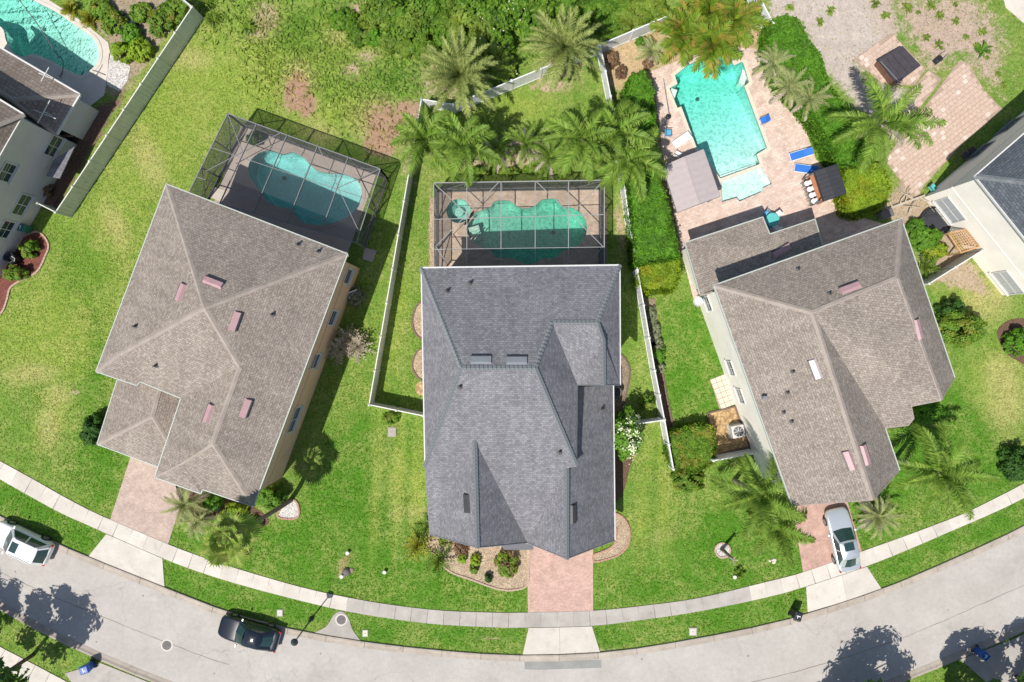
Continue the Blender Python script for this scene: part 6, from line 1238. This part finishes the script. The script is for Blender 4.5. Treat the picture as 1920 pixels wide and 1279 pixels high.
    for k in range(4): a, b = .02+k*.245, .02+(k+1)*.245-.015; pl = [q[1].lerp(q[0], a), q[1].lerp(q[0], b), q[2].lerp(q[3], b), q[2].lerp(q[3], a)]; MB().prism([(p.x, p.y) for p in pl], .84, .95+.012*(k % 2), False).build('cover_panel', 'tub_cover', t, bevel=.03)
    MB().bar(q[0]+Vector((.15, -.15, .08)), q[3]+Vector((.15, .1, .08)), .05).build('cover_lift_bar', 'grey_metal', t)
    c = P(1757, 113); t = thing('garden_barrow', (c.x, c.y, 0), 'small dark upturned barrow right of the hot tub', 'barrow', None, R(40)); MB().add([(-.4, -.2, .1), (.3, -.25, .1), (.3, .25, .1), (-.4, .2, .1), (-.25, -.1, .35), (.2, -.15, .38), (.2, .15, .38), (-.25, .1, .35)], [(0, 1, 5, 4), (1, 2, 6, 5), (2, 3, 7, 6), (3, 0, 4, 7), (4, 5, 6, 7)]).build('tray', 'black_plastic', t, True, bevel=.03); MB().bar((.2, .2, .2), (.9, .15, .12), .04).build('handle', 'grey_metal', t, True); MB().bar((.2, -.2, .2), (.9, -.15, .12), .04).build('handle', 'grey_metal', t, True)
    c = P(1796, 296); t = thing('kettle_barbecue', (c.x, c.y, .05), 'black barbecue in the shade of the far right house', 'barbecue'); MB().lathe([(.05, .6), (.28, .72), (.32, .85), (.28, 1.0), (.1, 1.1), (.03, 1.12)], n=18).build('kettle', 'black_plastic', t, True, True); MB().box((.5, .35, .5), (.5, .4, .8), .6).build('side_cabinet', 'black_plastic', t, True, bevel=.03)
    for k in range(3): a = k*2.094; MB().bar((.3*math.cos(a), .3*math.sin(a), 0), (.08*math.cos(a), .08*math.sin(a), .65), .035).build('leg', 'grey_metal', t, True)
    chair(1748, 352, 40, 'teal', 'teal and white chair at the corner of the far right house')
    # between the right houses
    c = P(1750, 418); t = thing('netted_pond', (c.x, c.y, 0), 'black netted ring half hidden by the right hand roof', 'pond'); MB().lathe([(1.2, 0), (1.2, .35), (1.1, .38), (1.05, .2), (.2, .18)], n=28).build('liner', 'canopy_black', t, True); 
    m = MB()
    for k in range(5): m.tube([(1.15*math.cos(a), (1.15*math.sin(a))*math.cos(k*.3)*1., .38+.35*abs(math.sin(k*.6))*max(0, math.sin(a))) for a in np.linspace(0, math.pi, 9)], .015, 5, False)
    m.build('net_hoops', 'black_plastic', t, True)
    q = pxs([(1778, 438), (1812, 430), (1838, 462), (1802, 474)], 1.6); c = sum(q, Vector())/4; t = thing('trellis', (c.x, c.y, 0), 'tan wooden lattice pergola against the cream wall', 'pergola')
    for i in range(4): MB().bar(q[i], q[(i+1) % 4], .1, .12).build('beam', 'wood', t); MB().bar(Vector((q[i].x, q[i].y, 0)), q[i], .1).build('post', 'wood', t)
    for k in range(1, 9): MB().bar(q[0].lerp(q[1], k/9)+Vector((0, 0, .06)), q[3].lerp(q[2], k/9)+Vector((0, 0, .06)), .04).build('slat', 'wood', t)
    for k in range(1, 8): MB().bar(q[0].lerp(q[3], k/8)+Vector((0, 0, .09)), q[1].lerp(q[2], k/8)+Vector((0, 0, .09)), .04).build('slat', 'wood', t)
    c = P(1655, 404); t = thing('storage_box', (c.x, c.y, .0), 'grey deck box at the foot of the lime bush', 'box', None, R(20)); MB().box((0, 0, .3), (.95, .55, .6)).build('body', 'grey_metal', t, True, bevel=.03); MB().box((0, 0, .63), (1.0, .6, .06)).build('lid', 'iron', t, True, bevel=.02)
    # left side things
    c = P(22, 484, .6); t = thing('water_barrel', (c.x, c.y, .0), 'dark water barrel with open top in the red mulch', 'barrel'); MB().lathe([(.38, 0), (.46, .3), (.46, .75), (.40, .95), (.34, .95), (.34, .6), (.05, .6)], n=20).build('body', 'black_plastic', t, True, True); MB().tube([(.25, .1, .97), (.5, -.05, .97), (.45, -.3, .96)], .03, 6).build('hose', 'white_trim', t, True)
    c = P(110, 268); 
    for k, (u, v) in enumerate(((128, 240), (138, 262))): c = P(u, v); t = thing('plant_pot_stand', (c.x, c.y, 0), ['upper', 'lower'][k]+' dark rack of pots in the strip beside the lilac house', 'rack', 'racks beside the lilac house'); MB().box((0, 0, .5), (.9, .6, .04), .5).build('shelf', 'black_plastic', t, True); [MB().bar((x, y, 0), (x, y, .5), .04).build('leg', 'black_plastic', t, True) for x in (-.3, .3) for y in (-.2, .2)]; [MB().lathe([(.08, .52), (.11, .7), (.09, .7)], (x, .1, 0), 10).build('pot', 'edging_red', t, True) for x in (-.25, 0, .25)]
    c = P(240, 45); t = thing('garden_pond', (c.x, c.y, .0), 'dark slate pond sheet in the top left garden', 'pond', None, R(30)); MB().prism([(-.9, -.5), (.6, -.7), (1.0, .3), (.2, .8), (-.8, .5)], 0, .08).build('liner', 'canopy_black', t, True); MB().prism([(-.7, -.35), (.5, -.5), (.8, .2), (.2, .6), (-.6, .35)], .05, .095).build('surface', 'glass', t, True)
    # small things in the front lawns
    for u, v, lab in ((653, 1035, 'white solar light at the upper end of the bare lawn patch'), (642, 1079, 'pale rock light at the lower end of the bare lawn patch'), (722, 1071, 'white crumpled paper on the lawn'), (1376, 1080, 'white solar light below the lone palm trunk'), (1771, 862, 'small white solar light in the mown lawn')):
        c = P(u, v); t = thing('lawn_light', (c.x, c.y, 0), lab, 'garden light'); MB().tube([(0, 0, 0), (0, 0, .25)], .02, 6).build('stake', 'black_plastic', t, True); MB().lathe([(.13, .25), (.15, .28), (.12, .33), (.03, .36)], n=12).build('head', 'cloth_white', t, True); MB().lathe([(.11, .2), (.09, .25)], n=10).build('lens', 'black_plastic', t, True)
    c = P(650, 1072); t = thing('garden_stone', (c.x, c.y, 0), 'dark stump stone at the end of the bare lawn patch', 'stone'); MB().lathe([(.3, 0), (.32, .12), (.22, .25), (.08, .3)], n=9).build('stone', 'iron', t, True); MB().lathe([(.2, 0), (.2, .05), (.1, .1)], (.35, .1, 0), 8).build('chip', 'rock_brown', t, True)
    # lone trunk ringed with stones on the right lawn
    b = P(1353, 1029); t = thing('palm_stump', (b.x, b.y, 0), 'bare palm trunk in a round stone ring on the right lawn', 'palm stump'); d = Vector((.35, -.3, 0))
    MB().tube([(0, 0, -.1), (.02, 0, .8), (.05, -.02, 1.9), (.08, -.04, 2.6)], [.17, .13, .11, .10], 10).build('trunk', 'bark_palm', t, True, True)
    for k in range(5): a = k*1.25; MB().bar((.06, -.03, 2.5), (.06+.3*math.cos(a), -.03+.3*math.sin(a), 2.75), .05, .03).build('leaf_stub', 'frond_dry', t, True)
    c = P(1451, 1051); t = thing('boulder_ring', (c.x, c.y, 0), 'pale heap of stones in the lawn left of the right driveway', 'stones')
    rr = random.Random(9)
    for k in range(12): a = rr.uniform(0, 6.28); q = rr.uniform(0, .35); s = rr.uniform(.07, .12); MB().lathe([(s, 0), (s*1.1, s*.5), (s*.6, s), (.01, s*1.1)], (q*math.cos(a), q*math.sin(a), 0), 7).build('stone', 'sand_paver', t, True)
    c = P(1888, 888); t = thing('mailbox_stub', (c.x, c.y, 0), 'small pale blue utility box in the lawn by the right pavement', 'utility box', None, R(25)); MB().box((0, 0, .2), (.4, .3, .4)).build('case', 'cloth_sky', t, True, bevel=.03); MB().box((0, 0, .42), (.44, .34, .05)).build('lid', 'cloth_white', t, True, bevel=.02)
    c = P(665, 553); t = thing('patio_set', (c.x, c.y, 0), 'white ornamental bench in the shade beside the left house', 'bench', None, R(20)); MB().box((0, 0, .42), (.9, .4, .05)).build('seat', 'cloth_white', t, True); MB().box((0, .2, .68), (.9, .05, .45)).build('backrest', 'cloth_white', t, True)
    for x in (-.4, .4):
        for y in (-.15, .15): MB().bar((x, y, 0), (x, y, .4), .04).build('leg', 'cloth_white', t, True)
build_things()
